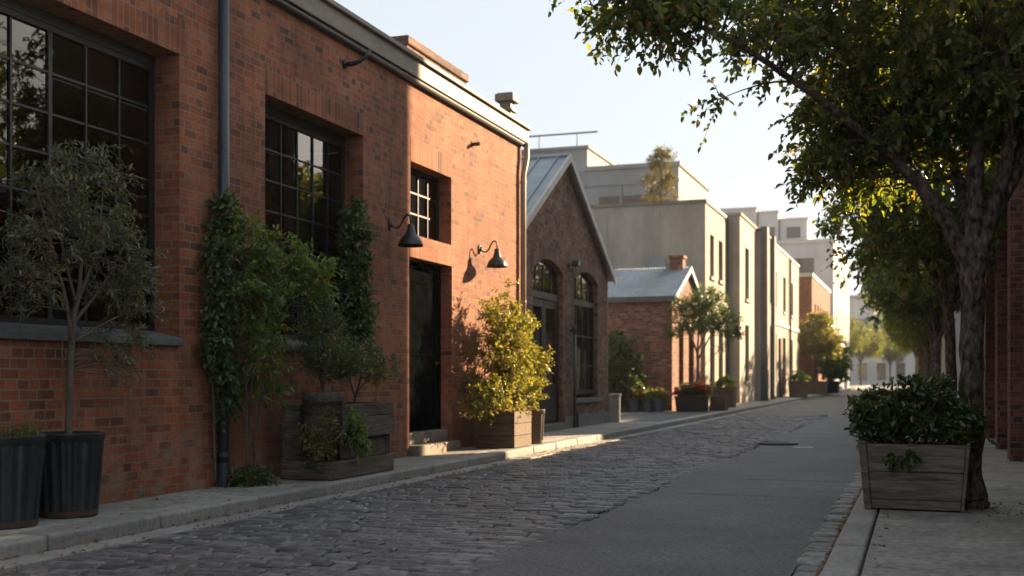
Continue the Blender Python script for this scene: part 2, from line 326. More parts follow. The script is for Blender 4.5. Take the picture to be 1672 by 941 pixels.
M['lf_conifer'] = leafmat('conifer_needles', [(0, (0.035, 0.045, 0.018)), (0.6, (0.065, 0.068, 0.024)), (1, (0.13, 0.10, 0.03))], 0.3, 0.04)
M['lf_red'] = leafmat('red_flowers', [(0, (0.10, 0.010, 0.012)), (0.6, (0.22, 0.020, 0.020)), (1, (0.30, 0.06, 0.04))], 0.15, 0.04)
M['lf_fall'] = leafmat('fallen_orange_leaves', [(0, (0.10, 0.045, 0.018)), (0.6, (0.20, 0.085, 0.030)), (1, (0.30, 0.15, 0.05))], 0.1, 0.03, 0.7)

# ------------------------------------------------------------------ leaves and plants
def leaf_object(name, P, D, Nn, Ls, wr, mat, parent, kind=None):
    """P points, D directions, Nn normals, Ls lengths: one folded ovate leaf each"""
    n = len(P)
    D = D / np.linalg.norm(D, axis=1, keepdims=True)
    Sd = np.cross(D, Nn); Sd /= (np.linalg.norm(Sd, axis=1, keepdims=True) + 1e-9)
    Nn = np.cross(Sd, D)
    L = Ls[:, None]; W = L * wr
    a = P; b = P + D*L*0.32 + Sd*W*0.5 + Nn*W*0.22; c = P + D*L*0.70 + Sd*W*0.36 + Nn*W*0.12
    d = P + D*L - Nn*W*0.25
    e = P + D*L*0.70 - Sd*W*0.36 + Nn*W*0.12; g = P + D*L*0.32 - Sd*W*0.5 + Nn*W*0.22
    V = np.stack([a, b, c, d, e, g], axis=1).reshape(-1, 3)
    me = bpy.data.meshes.new(name)
    me.vertices.add(n * 6); me.vertices.foreach_set('co', V.ravel())
    base = (np.arange(n) * 6)[:, None]
    idx = np.concatenate([base + np.array([[0, 1, 2, 3]]), base + np.array([[0, 3, 4, 5]])], axis=1).reshape(-1)
    me.loops.add(n * 8); me.loops.foreach_set('vertex_index', idx.astype(np.int32))
    me.polygons.add(n * 2); me.polygons.foreach_set('loop_start', (np.arange(n * 2) * 4).astype(np.int32))
    me.update(calc_edges=True); me.validate()
    me.materials.append(mat)
    o = bpy.data.objects.new(name, me); COL.objects.link(o)
    if parent is not None: o.parent = parent
    if kind: o['kind'] = kind
    return o
def unit(v): return v / (np.linalg.norm(v, axis=-1, keepdims=True) + 1e-9)
def polysample(pl, step=0.06):
    out = []
    for p, q in zip(pl, pl[1:]):
        p = np.array(p); q = np.array(q); m = max(1, int(np.linalg.norm(q[:3] - p[:3]) / step))
        for i in range(m): out.append(p + (q - p) * i / m)
    out.append(np.array(pl[-1])); return out
def smooth_pl(pl, it=2):
    for _ in range(it):
        o = [pl[0]]
        for p, q in zip(pl, pl[1:]):
            p = np.array(p); q = np.array(q); o += [tuple(p*.75 + q*.25), tuple(p*.25 + q*.75)]
        o.append(pl[-1]); pl = o
    return pl
def plant(root, limbs, blobs, ncl, twigs, lpt, leaf, wr, lmat, seed, wood='bark', tw=(0.18, 0.38), droop=0.3, up=0.2, shell=0.45,
          names=('trunk', 'crown'), nside=9, br=0.5, conn=True, spread=1.0, wall=None, maxconn=99):
    rng = np.random.default_rng(seed)
    mb = MB(); pts = []
    for pl in limbs:
        sp = smooth_pl(pl, 2)
        k = len(sp)
        jit = rng.normal(0, 0.12, (k, 3)) * np.array([q[3] for q in sp])[:, None]
        mb.tube([tuple(np.array(q[:3]) + j) for q, j in zip(sp, jit)], [q[3] for q in sp], nside)
        pts += polysample(sp)
    pts = np.array(pts)
    vol = np.array([b[3]*b[4]*b[5] for b in blobs]); vol = vol ** .75; vol = vol / vol.sum()
    P, D = [], []
    for _ in range(ncl):
        b = blobs[rng.choice(len(blobs), p=vol)]
        d = unit(rng.normal(size=3)); r = (shell + (1 - shell) * rng.random()) if rng.random() < 0.75 else rng.random() ** 0.5
        c = np.array(b[:3]) + d * np.array(b[3:6]) * r
        if wall is not None and c[0] < wall: c[0] = wall + rng.random() * 0.05
        if c[2] < 0.02: continue
        dd = np.linalg.norm(pts[:, :3] - c, axis=1) + np.maximum(0, pts[:, 2] - c[2]) * 1.2
        q = pts[np.argmin(dd)]
        dist = np.linalg.norm(q[:3] - c)
        if conn and dist < maxconn:
            mid = (q[:3] + c) / 2 + rng.normal(0, 0.10, 3) * dist + np.array([0, 0, 0.12 * dist])
            r0 = min(q[3] * 0.6, 0.006 + 0.011 * dist) * (br * 2)
            tt = np.linspace(0, 1, 6)[:, None]
            cv = (1-tt)**2 * q[:3] + 2*tt*(1-tt) * mid + tt**2 * c
            mb.tube([tuple(p) for p in cv], list(np.linspace(r0, max(0.0018, r0*0.25), 6)), 5, cap=False)
            out = unit(c - mid)
        else: out = unit(c - np.array(b[:3]))
        for t in range(twigs):
            td = unit(out * 0.7 + rng.normal(0, 0.6 * spread, 3) + np.array([0, 0, up]))
            tl = rng.uniform(*tw)
            s = np.linspace(0.12, 1, lpt) + rng.normal(0, 0.03, lpt)
            pp = c + td * (s * tl)[:, None] + np.array([0, 0, -1.0]) * (droop * tl * s**2)[:, None]
            side = unit(np.cross(td, rng.normal(size=3)))
            sg = np.where(np.arange(lpt) % 2 == 0, 1.0, -1.0)[:, None]
            ld = unit(td * 0.6 + side * sg * 0.8 + rng.normal(0, 0.35, (lpt, 3)) + np.array([0, 0, -droop]))
            P.append(pp); D.append(ld)
            if tl > 0.1 and conn: mb.tube([tuple(c), tuple(c + td*tl*0.5 - np.array([0,0,droop*tl*.25])), tuple(pp[-1])], [0.004*br*2, 0.0025*br*2, 0.001], 3, cap=False)
    P = np.concatenate(P); D = np.concatenate(D); n = len(P)
    if wall is not None: P[:, 0] = np.maximum(P[:, 0], wall - 0.02)
    Nn = unit(rng.normal(0, 0.55, (n, 3)) + np.array([0, 0, 1.0]))
    Ls = leaf * rng.uniform(0.5, 1.35, n)
    tr = mb.build(names[0], M[wood], root, local=True, smooth=True)
    cr = leaf_object(names[1], P, D, Nn, Ls, wr, lmat, root)
    return tr, cr

# ================================================================== THE SETTING
R = random.Random(7)
KL, KR = -5.70, -0.525           # kerb lines
CBX = -2.66                      # edge between cobbles and asphalt
g = MB(); g.poly([(-600, -60, -0.17), (600, -60, -0.17), (600, 900, -0.17), (-600, 900, -0.17)])
tag(g.build('ground', M['asphalt']), 'grey ground reaching to the horizon under the street', kind='structure')
g = MB(); g.poly([(CBX - 0.12, -4, -0.128), (KR - 0.22, -4, -0.128), (KR - 0.22, 168, -0.128), (CBX - 0.12, 168, -0.128)])
g.poly([(KL, 37, -0.128), (CBX - 0.12, 37, -0.128), (CBX - 0.12, 168, -0.128), (KL, 168, -0.128)])
tag(g.build('road', M['asphalt']), 'dark asphalt carriageway beside the cobbled strip', kind='structure')
g = MB(); g.poly([(KL, -4, -0.150), (CBX - 0.1, -4, -0.150), (CBX - 0.1, 37, -0.150), (KL, 37, -0.150)])
g.poly([(KR - 0.23, -4, -0.146), (KR + 0.02, -4, -0.146), (KR + 0.02, 168, -0.146), (KR - 0.23, 168, -0.146)])
tag(g.build('road_bed', M['bed']), 'dark joint bed between the cobbles', kind='structure')
def stone(mb, x0, x1, y0, y1, zt, ins):
    j = lambda s: R.uniform(-s, s)
    a = [(x0 + j(.008), y0 + j(.006)), (x1 + j(.008), y0 + j(.006)), (x1 + j(.008), y1 + j(.006)), (x0 + j(.008), y1 + j(.006))]
    cx, cy = (x0 + x1) / 2, (y0 + y1) / 2
    tz = [j(.0022), j(.0022), j(.0022), j(.0022)]
    b = len(mb.v)
    for (x, y) in a: mb.v.append((x, y, -0.152))
    for (x, y), t in zip(a, tz): mb.v.append((x, y, zt - 0.014 + t))
    for (x, y), t in zip(a, tz):
        mb.v.append((x + (ins if x < cx else -ins), y + (ins * .8 if y < cy else -ins * .8), zt + t))
    for i in range(4):
        k = (i + 1) % 4
        mb.f.append((b+i, b+k, b+4+k, b+4+i)); mb.f.append((b+4+i, b+4+k, b+8+k, b+8+i))
    mb.f.append((b+8, b+9, b+10, b+11))
cb = MB(); y = 2.2
while y < 37:
    h = R.uniform(0.088, 0.125); x = KL + 0.27 + R.uniform(0, 0.02)
    xe = CBX + R.uniform(-0.10, 0.06); sk = R.uniform(-.01, .01)
    while x < xe - 0.07:
        w = min(R.uniform(0.15, 0.31), xe - x)
        und = 0.012 * math.sin(x * 2.1 + y * .7) + 0.008 * math.sin(x * 5 + y * 2.3)
        yy = y + 0.02 * math.sin(x * 1.9 + y * .35) + sk * (x + 4)
        stone(cb, x + 0.006, x + w - 0.006, yy + 0.006, yy + h - 0.007, -0.116 + und + R.uniform(-.009, .007), R.uniform(.010, .018))
        x += w
    y += h
tag(cb.build('cobbles', M['cobble'], smooth=False), 'dark worn cobblestones laid in rows across the street', kind='structure')
cb = MB(); y = 2.2
while y < 60:
    h = R.uniform(0.13, 0.24)
    stone(cb, KR - 0.205 + R.uniform(-.03, .01), KR - 0.035 + R.uniform(-.015, .01), y + .011, y + h - .011, -0.094 + R.uniform(-.014, .012), .024); y += h
tag(cb.build('gutter_cobbles', M['gutterstone']), 'single row of pale gutter cobbles along the right kerb', kind='structure')
def slabs(name, mat, x0, x1, y0, y1, z0, z1, lmin, lmax, label, bev=0.012, gap=0.008, dz=0.003, seg=2, skip=None):
    mb = MB(); y = y0
    while y < y1:
        l = R.uniform(lmin, lmax); e = min(y + l, y1); t = R.uniform(-dz, dz)
        if not (skip and skip(y, e)): mb.box(x0, x1, y + gap/2, e - gap/2, z0, z1 + t)
        y = e
    return tag(mb.build(name, mat, bevel=bev, seg=seg), label, kind='structure')
slabs('kerb', M['kerb'], KL - 0.30, KL, 2, 165, -0.2, 0.0, 1.15, 1.6, 'long rounded kerbstones of the left pavement', 0.03, 0.014, 0.004, 3)
slabs('gutter', M['kerb'], KL + 0.004, KL + 0.25, 2, 60, -0.2, -0.112, 0.9, 1.5, 'flat gutter stones below the left kerb', 0.008, 0.012, 0.005)
slabs('pavement', M['concrete'], -6.64, KL - 0.308, 2, 27.6, -0.2, -0.002, 1.5, 2.2, 'concrete slabs of the left pavement', 0.006)
slabs('pavement', M['concrete'], -7.6, KL - 0.308, 36.8, 165, -0.2, -0.002, 1.5, 2.2, 'concrete slabs of the left pavement beyond the yard', 0.006)
g = MB(); g.box(-7.2, -6.65, 19.45, 27.6, -0.2, -0.006); tag(g.build('pavement', M['concrete']), 'pavement strip before the gabled brick house', kind='structure')
g = MB(); g.box(-16, KL - 0.308, 27.61, 36.79, -0.2, -0.004); tag(g.build('driveway', M['driveway']), 'asphalt yard between the gabled house and the brick shed', kind='structure')
slabs('kerb', M['kerb'], KR, KR + 0.205, 2, 165, -0.2, 0.0, 0.8, 1.3, 'kerbstones of the right pavement', 0.02, 0.012, 0.004, 2)
slabs('pavement', M['concrete'], KR + 0.222, 1.45, 2, 165, -0.2, -0.002, 0.95, 1.25, 'wide concrete slabs of the right pavement', 0.008, 0.010)
g = MB(); g.box(KR + 0.15, 1.4, 2, 165, -0.2, -0.03); tag(g.build('pavement_bed', M['bed']), 'dark soil in the joints of the right pavement', kind='structure')
# road furniture lying in the surface
mh = thing('manhole_cover', 'round cast iron manhole cover set at the edge of the cobbles', 'manhole cover', (-2.45, 21.3, -0.1))
mb = MB(); mb.lathe([(0.40, -0.04), (0.40, 0.006), (0.36, 0.010), (0.34, 0.002)], n=28); mb.build('ring', M['iron'], mh, local=True)
mb = MB(); mb.lathe([(0.335, -0.04), (0.335, 0.006)], n=28)
for i in range(-4, 5): mb.box(-0.26, 0.26, i * 0.06 - 0.012, i * 0.06 + 0.012, 0.007, 0.011)
mb.build('lid', M['iron'], mh, local=True)
def patch(name, x0, x1, y0, y1, mat, label, z=-0.124):
    mb = MB(); n = 9; top = []; bot = []
    for i in range(n):
        t = i / (n - 1); top.append((x0 + (x1-x0)*t, y1 + R.uniform(-.012, .012), z)); bot.append((x0 + (x1-x0)*t, y0 + R.uniform(-.012, .012), z))
    mb.poly(bot + top[::-1]); return tag(mb.build(name, mat), label, kind='structure')
patch('road_marking', -2.05, -1.72, 20.3, 20.65, M['paint'], 'short worn white paint mark on the asphalt')
patch('road_seam', -2.35, -0.72, 12.0, 12.025, M['tar'], 'thin dark tar seam across the asphalt')
patch('road_seam', -1.95, -0.72, 13.9, 13.95, M['tar'], 'second dark tar seam across the asphalt')
patch('road_seam', -5.2, -3.9, 26.6, 26.75, M['tar'], 'dark tar seam across the far cobbles', -0.098)
# fallen leaves
rng = np.random.default_rng(5)
def litter(n, x0, x1, y0, y1, z):
    p = np.stack([rng.uniform(x0, x1, n), rng.uniform(y0, y1, n), np.full(n, z) + rng.uniform(0, .006, n)], 1); return p
LP = np.concatenate([litter(300, KL + .005, KL + .07, 5, 20, -0.104), litter(260, KL + .22, KL + .30, 5, 24, -0.104), litter(70, -6.6, -6.4, 9.6, 11, 0.004), litter(26, -6.5, KL, 6, 11, 0.004),
                     litter(70, -5.3, -2.8, 5, 22, -0.094), litter(420, KR - .05, KR + .012, 4, 14, -0.085), litter(40, KR + .26, KR + .3, 4, 12, 0.001), litter(90, .2, .9, 9.9, 10.9, 0.004), litter(24, -0.4, 1.2, 6, 10, 0.003)])
LD = rng.normal(size=(len(LP), 3)) * np.array([1, 1, .12]); LN = unit(rng.normal(0, .25, (len(LP), 3)) + np.array([0, 0, 1]))
o = leaf_object('fallen_leaves', LP, LD, LN, rng.uniform(.02, .045, len(LP)), 0.6, M['lf_fall'], None)
tag(o, 'small orange fallen leaves scattered along gutters and pavement', 'fallen leaves', kind='stuff')

# ================================================================== windows
def window(parent, X, y0, y1, z0, z1, cols, rows, sx=1, fr=0.06, bar=0.022, glass='glass', thick=None, frame='frame', dep=0.06, bars=True, name='window'):
    """steel window filling an opening; the plane X is the outer side of the frame"""
    B = X - sx * dep; xa, xb = min(X, B), max(X, B)
    mb = MB()
    mb.box(xa, xb, y0, y0 + fr, z0, z1).box(xa, xb, y1 - fr, y1, z0, z1)
    mb.box(xa, xb, y0 + fr, y1 - fr, z0, z0 + fr).box(xa, xb, y0 + fr, y1 - fr, z1 - fr, z1)
    ins = 0.012 * sx; xc, xd = min(X - ins, B + ins), max(X - ins, B + ins)
    iy0, iy1, iz0, iz1 = y0 + fr, y1 - fr, z0 + fr, z1 - fr
    for i in range(1, cols):
        w = bar * (2.2 if thick and i in thick else 1) / 2; yy = iy0 + (iy1 - iy0) * i / cols
        mb.box(xc, xd, yy - w, yy + w, iz0, iz1)
    for j in range(1, rows):
        zz = iz0 + (iz1 - iz0) * j / rows
        mb.box(min(xc + .004, xd), xd - .004, iy0, iy1, zz - bar/2, zz + bar/2)
    f = mb.build(name, M[frame], parent)
    gx = (X + B) / 2
    mb = MB(); mb.poly([(gx, iy0, iz0), (gx, iy1, iz0), (gx, iy1, iz1), (gx, iy0, iz1)]); mb.build('glass', M[glass], f)
    return f
def soldier(parent, X, y0, y1, z0, h, mat='soldier', sx=1, name='lintel'):
    mb = MB(); xa, xb = sorted((X + sx*0.004, X - sx*0.05))
    mb.box(xa, xb, y0, y1, z0, z0 + h); return mb.build(name, M[mat], parent, swap=True)

# ================================================================== NEAR BRICK WAREHOUSE
WX = -6.64
YE = YW(851, WX)
wh = thing('brick_warehouse', 'red brick warehouse with tall steel windows and black doorway nearest on the left', 'building', (WX, 11.0, 0))
bw = (5.6, YW(293, WX), 1.46, 4.17)
w2 = (YW(433, WX), YW(593, WX), 1.46, 4.15)
dr = (YW(668, WX), YW(738, WX), 0.0, 2.76)
sw = (YW(670, WX), YW(737, WX), 3.08, 4.09)
ZT = 5.30
mb = MB(); mb.wall(WX, 1.5, YE, -0.1, ZT, [bw, w2, dr, sw], 0.36, 1)
XB = -11.5
mb.poly([(XB, 1.5, -.1), (WX, 1.5, -.1), (WX, 1.5, ZT), (XB, 1.5, ZT)]); mb.poly([(WX, YE, -.1), (XB, YE, -.1), (XB, YE, ZT), (WX, YE, ZT)])
mb.poly([(XB, YE, -.1), (XB, 1.5, -.1), (XB, 1.5, ZT), (XB, YE, ZT)])
mb.build('wall', M['brick'], wh)
mb = MB(); mb.box(XB, WX - 0.02, 1.5, YE, ZT + .002, ZT + 0.08); mb.build('roof', M['grey'], wh)
mb = MB(); mb.box(XB + .1, WX - .37, 1.6, YE - .1, -0.1, 0.0); mb.build('floor', M['bed'], wh)
soldier(wh, WX, bw[0], bw[1] + .12, bw[3] + .002, 0.33); soldier(wh, WX, w2[0], w2[1], w2[3] + .002, 0.33)
soldier(wh, WX, sw[0], sw[1], sw[3] + .002, 0.33); soldier(wh, WX, dr[0], dr[1], dr[3] + .002, sw[2] - dr[3] - .004)
f1 = window(wh, WX - 0.28, bw[0] + .002, bw[1] - .002, bw[2] + 0.08, bw[3] - .1, 8, 7, fr=0.05, bar=0.020, thick=(5,))
mb = MB(); mb.box(WX - .36, WX - .27, bw[0] + .002, bw[1] - .002, bw[3] - .099, bw[3] - .002); mb.build('head', M['frame'], f1)
def sill(parent, y0, y1, z, out=0.05, X=WX, d=0.30):
    mb = MB(); mb.hexa([(X - d, y0, z - .075), (X + out, y0, z - .075), (X + out, y1, z - .075), (X - d, y1, z - .075)],
                       [(X - d, y0, z + .075), (X + out, y0, z + .0), (X + out, y1, z + .0), (X - d, y1, z + .075)])
    return mb.build('sill', M['sill'], parent, bevel=0.006)
sill(f1, bw[0] + .003, bw[1] - .003, bw[2] + 0.004)
f2 = window(wh, WX - 0.26, w2[0] + .002, w2[1] - .002, w2[2] + 0.08, w2[3] - .1, 6, 7, fr=0.045, bar=0.018)
mb = MB(); mb.box(WX - .34, WX - .25, w2[0] + .002, w2[1] - .002, w2[3] - .099, w2[3] - .002); mb.build('head', M['frame'], f2)
sill(f2, w2[0] + .003, w2[1] - .003, w2[2] + 0.004)
f3 = window(wh, WX - 0.20, sw[0] + .002, sw[1] - .002, sw[2] + .01, sw[3] - .002, 4, 3, fr=0.05, bar=0.024)
mb = MB(); mb.box(WX - .33, WX - .31, sw[0] + .05, sw[1] - .05, sw[2] + .05, sw[3] - .05); mb.build('reflection_sheet', M['reflection_sheet'], f3)  # added sheet behind the glass, imitates the panes' pale reflection
# door
d0 = MB(); dx = WX - 0.20
d0.box(dx - .05, dx, dr[0] + .08, dr[1] - .08, 0.31, dr[3] - .10)
for (a, b) in ((0.45, 1.25), (1.40, 2.50)):
    d0.box(dx, dx + .012, dr[0] + .20, dr[0] + .26, a, b).box(dx, dx + .012, dr[1] - .26, dr[1] - .20, a, b)
    d0.box(dx, dx + .012, dr[0] + .26, dr[1] - .26, a, a + .05).box(dx, dx + .012, dr[0] + .26, dr[1] - .26, b - .05, b)
door = d0.build('door', M['door'], wh, bevel=0.003)
mb = MB(); mb.box(dx - .06, dx + .02, dr[0] + .002, dr[0] + .078, 0.31, dr[3] - .002).box(dx - .06, dx + .02, dr[1] - .078, dr[1] - .002, 0.31, dr[3] - .002).box(dx - .06, dx + .02, dr[0] + .079, dr[1] - .079, dr[3] - .098, dr[3] - .002)
mb.build('frame', M['door'], door)
mb = MB(); mb.tube([(dx, dr[1] - .16, 1.30), (dx + .05, dr[1] - .16, 1.30), (dx + .055, dr[1] - .27, 1.30)], [.012, .012, .010], 8); mb.tube([(dx, dr[1] - .16, 1.30), (dx + .008, dr[1] - .16, 1.30)], .028, 12)
mb.build('handle', M['brass'], door)
mb = MB(); mb.box(WX - .34, WX + 0.13, dr[0] + .02, dr[1] + .03, -.05, 0.14).box(WX - .34, WX - 0.06, dr[0] + .003, dr[1] - .003, 0.142, 0.305)
mb.build('doorstep', M['stone'], wh, bevel=0.012, seg=2)
# cornice and what sits on the roof
mb = MB(); e = YE + .12
mb.box(WX - .05, WX + .10, 1.5, e, ZT - .06, ZT + .17).box(WX - .05, WX + .15, 1.5, e + .03, ZT + .172, ZT + .235)
mb.build('cornice', M['cornice'], wh, bevel=0.008)
mb = MB(); mb.tube([(WX + .045, 1.5, ZT - .10), (WX + .045, YE + .02, ZT - .10)], .04, 8); mb.build('gutter', M['frame'], wh, smooth=True)
mb = MB(); mb.box(-7.95, -7.3, 15.9, 18.3, ZT + .08, 6.13); mb.build('parapet', M['brick_gable'], wh)
mb = MB(); mb.box(-8.0, -7.26, 15.86, 18.34, 6.132, 6.26); mb.build('coping', M['brick_gable_arch'], wh, bevel=.01)
mb = MB(); mb.box(-6.93, -6.73, 18.98, 19.18, ZT + .08, 5.92).box(-6.97, -6.69, 18.94, 19.22, 5.75, 5.79).box(-7.0, -6.66, 18.91, 19.25, 5.922, 6.05).box(-6.97, -6.69, 18.94, 19.22, 6.05, 6.07)
mb.build('roof_vent', M['cornice'], wh, bevel=.006)
# downpipes
py = YW(366, WX + .09)
mb = MB(); mb.tube([(WX + .085, py, 0.01), (WX + .085, py, ZT - .08)], .056, 14)
pp = mb.build('downpipe', M['pipe'], wh, smooth=True)
for z in (0.30, 2.15):
    mb = MB(); mb.tube([(WX + .085, py, z), (WX + .085, py, z + .045)], .064, 14); mb.box(WX, WX + .04, py - .09, py + .09, z + .008, z + .032)
    if z < 1: mb.tube([(WX + .085, py, 0.0), (WX + .085, py, .24)], .066, 14)
    mb.build('bracket', M['pipe'], pp)
py = YE - .09
mb = MB(); mb.tube([(WX + .10, py + .1, ZT - .08), (WX + .10, py + .1, ZT - .32), (WX + .095, py + .06, ZT - .44), (WX + .075, py, ZT - .62), (WX + .07, py, ZT - .75), (WX + .07, py, 0.02)], .05, 12)
pp = mb.build('downpipe', M['rustpipe'], wh, smooth=True)
for z in (0.5, 2.4, 4.5):
    mb = MB(); mb.tube([(WX + .07, py, z), (WX + .07, py, z + .04)], .058, 12); mb.build('bracket', M['rustpipe'], pp)
by = YW(562, WX); bz = ZW(105, WX, by)
mb = MB(); mb.tube([(WX, by, bz), (WX + .03, by, bz)], .055, 12)
mb.tube([(WX, by, bz), (WX + .10, by, bz - .01), (WX + .20, by + .02, bz + .02), (WX + .27, by + .05, bz + .08), (WX + .31, by + .07, bz + .17)], [.03, .03, .028, .024, .018], 10)
mb.build('hook_bracket', M['blackmetal'], wh, smooth=True)
by = YW(771, WX); bz = ZW(236, WX, by)
mb = MB(); mb.tube([(WX, by, bz), (WX + .14, by, bz)], .03, 10); mb.box(WX, WX + .01, by - .05, by + .05, bz - .05, bz + .05); mb.build('overflow_spout', M['rust'], wh)
by = YW(80, WX - .40)
t = thing('tin_box', 'small teal tin standing inside the big window beside the black planters', 'tin', (WX - .42, by + .05, 1.57))
mb = MB(); mb.box(-.06, .06, -.10, .10, 0, .10); mb.build('tin', M['teal'], t, local=True, bevel=.006)
mb = MB(); mb.box(-.065, .065, -.105, .105, .101, .125); mb.build('lid', M['teal'], t, local=True, bevel=.004)

# wall lamps
def lamp(loc, label):
    t = thing('wall_lamp', label, 'lamp', loc, group='black gooseneck lamps on the warehouse wall')
    mb = MB(); mb.tube([(0, 0, -.0), (.022, 0, -.0)], .075, 20); mb.tube([(.022, 0, 0), (.05, 0, 0)], [.045, .03], 14); mb.build('wall_plate', M['blackmetal'], t, local=True)
    a = [(.03, 0, -.02), (.08, 0, -.055), (.14, 0, -.04), (.185, 0, .04), (.215, 0, .10), (.25, 0, .125), (.285, 0, .11), (.30, 0, .06), (.30, 0, -.02)]
    a = [q[:3] for q in smooth_pl([(p[0], p[1], p[2], 0) for p in a], 2)]
    mb = MB(); mb.tube(a, .0125, 10); mb.build('arm', M['blackmetal'], t, local=True, smooth=True)
    pr = [(.03, 0), (.045, -.01), (.047, -.075), (.06, -.085), (.062, -.12), (.085, -.15), (.125, -.185), (.155, -.235), (.168, -.275), (.170, -.295), (.164, -.293), (.150, -.235), (.118, -.19), (.05, -.15)]
    mb = MB(); mb.lathe(pr, (.30, 0, -.005), 28); sh = mb.build('lamp_shade', M['blackmetal'], t, local=True, smooth=True)
    mb = MB(); mb.lathe([(.012, -.15), (.035, -.18), (.042, -.215), (.03, -.25), (.008, -.262)], (.30, 0, -.005), 14); mb.build('bulb', M['paint'], sh, local=True, smooth=True)
    return t
y1 = YW(637, WX); lp = lamp((WX, y1, ZW(367, WX, y1)), 'black gooseneck lamp on shaded brick left of the small window')
y2 = YW(783, WX); dup(lp, (WX, y2, ZW(407, WX, y2)), 'black gooseneck lamp on sunlit brick right of the doorway')

# ================================================================== GABLED BRICK HOUSE
GX = -7.05
gy0, gp, gy1, gz, gpz = 19.72, 23.3, 26.88, 3.50, 5.66
gh = thing('gabled_brick_house', 'brown brick house with pointed gable, arched door and arched window', 'house', (GX, gp, 0))
ad = (YW(870, GX), YW(919, GX), 0.14, 3.46); aw = (YW(938, GX), YW(976, GX), 0.62, 3.44)
mb = MB(); mb.wall(GX, gy0, gy1, -.1, gz, [ad, aw], 0.30, 1)
mb.poly([(GX, gy0, gz), (GX, gy1, gz), (GX, gp, gpz)])
def arch_fill(mb, op, rise, depth=.3, X=GX, n=12):
    y0, y1, _, zt = op
    for i in range(n):
        a, c = y0 + (y1 - y0) * i / n, y0 + (y1 - y0) * (i + 1) / n
        za, zc = [zt - rise * ((y - (y0 + y1)/2) / ((y1 - y0)/2))**2 for y in (a, c)]
        if i == 0: za -= .0
        mb.poly([(X, a, za), (X, c, zc), (X, c, zt), (X, a, zt)]); mb.poly([(X, a, za), (X - depth, a, za), (X - depth, c, zc), (X, c, zc)])
arch_fill(mb, ad, 0.24); arch_fill(mb, aw, 0.22)
GB = -16.0
mb.poly([(GB, gy0, -.1), (GX, gy0, -.1), (GX, gy0, gz), (GB, gy0, gz)]); mb.poly([(GX, gy1, -.1), (GB, gy1, -.1), (GB, gy1, gz), (GX, gy1, gz)])
mb.poly([(GB, gy1, -.1), (GB, gy0, -.1), (GB, gy0, gz), (GB, gp, gpz), (GB, gy1, gz)])
mb.build('wall', M['brick_gable'], gh)
def arch_ring(op, rise, h=.26, X=GX, n=14):
    y0, y1, _, zt = op; mb = MB(); w = (y1 - y0)/2; cy = (y0 + y1)/2; ring = []
    for i in range(n + 1):
        y = y0 - .06 + (y1 - y0 + .12) * i / n; z = zt - rise * ((y - cy)/w)**2
        nv = Vector((2*rise*(y - cy)/w**2, 1)).normalized(); ring.append(((y, z + .003), (y + nv.x*h, z + nv.y*h)))
    for (a, b), (c, d) in zip(ring, ring[1:]):
        mb.hexa([(X - .05, a[0], a[1]), (X + .012, a[0], a[1]), (X + .012, c[0] - .008, c[1]), (X - .05, c[0] - .008, c[1])],
                [(X - .05, b[0], b[1]), (X + .012, b[0], b[1]), (X + .012, d[0] - .010, d[1]), (X - .05, d[0] - .010, d[1])])
    mb.build('arch', M['brick_gable_arch'], gh, swap=True)
arch_ring(ad, .24); arch_ring(aw, .22)
# arched door and window joinery
gd = MB(); a, c = ad[0] + .01, ad[1] - .01; xx = GX - .09
gd.box(xx - .06, xx, a, a + .09, .15, 3.08).box(xx - .06, xx, c - .09, c, .15, 3.08).box(xx - .06, xx + .02, a + .09, c - .09, 2.66, 2.80)
mid = (a + c)/2
for (p, q) in ((a + .10, mid - .01), (mid + .01, c - .10)):
    gd.box(xx - .05, xx - .01, p, q, .17, .95).box(xx - .05, xx - .01, p, p + .12, .96, 2.65).box(xx - .05, xx - .01, q - .12, q, .96, 2.65).box(xx - .05, xx - .01, p + .12, q - .12, 2.50, 2.65)
gdo = gd.build('door', M['frame'], gh)
mb = MB(); mb.poly([(xx - .03, a, .96), (xx - .03, c, .96), (xx - .03, c, 3.4), (xx - .03, a, 3.4)]); mb.build('glass', M['glass'], gdo)
for i in range(1, 4):
    mb = MB(); mb.box(xx - .045, xx - .015, a + (c - a)*i/4 - .015, a + (c - a)*i/4 + .015, 2.80, 3.36); mb.build('transom_bar', M['frame'], gdo)
mb = MB(); a, c = aw[0] + .01, aw[1] - .01
mb.box(xx - .06, xx, a, a + .07, .70, 3.06).box(xx - .06, xx, c - .07, c, .70, 3.06).box(xx - .06, xx + .02, a + .07, c - .07, 2.68, 2.80).box(xx - .06, xx, a + .07, c - .07, .70, .80)
for i in range(1, 4): mb.box(xx - .05, xx - .01, a + (c - a)*i/4 - .018, a + (c - a)*i/4 + .018, .80, 3.36)
for z in (1.35, 2.0): mb.box(xx - .05, xx - .012, a + .07, c - .07, z - .018, z + .018)
gw = mb.build('window', M['frame'], gh)
mb = MB(); mb.poly([(xx - .03, a, .75), (xx - .03, c, .75), (xx - .03, c, 3.4), (xx - .03, a, 3.4)]); mb.build('glass', M['glass'], gw)
mb = MB(); mb.box(GX - .2, GX + .07, aw[0] - .06, aw[1] + .06, .52, .615); mb.build('sill', M['sill'], gw, bevel=.006)
mb = MB(); mb.box(GX, GX + .05, gy0, ad[0] - .02, -.05, .26).box(GX, GX + .05, ad[1] + .02, gy1 + .03, -.05, .26).box(GX - .2, GX + .09, ad[0], ad[1], -.05, .135); mb.build('plinth', M['plinth'], gh, bevel=.006)
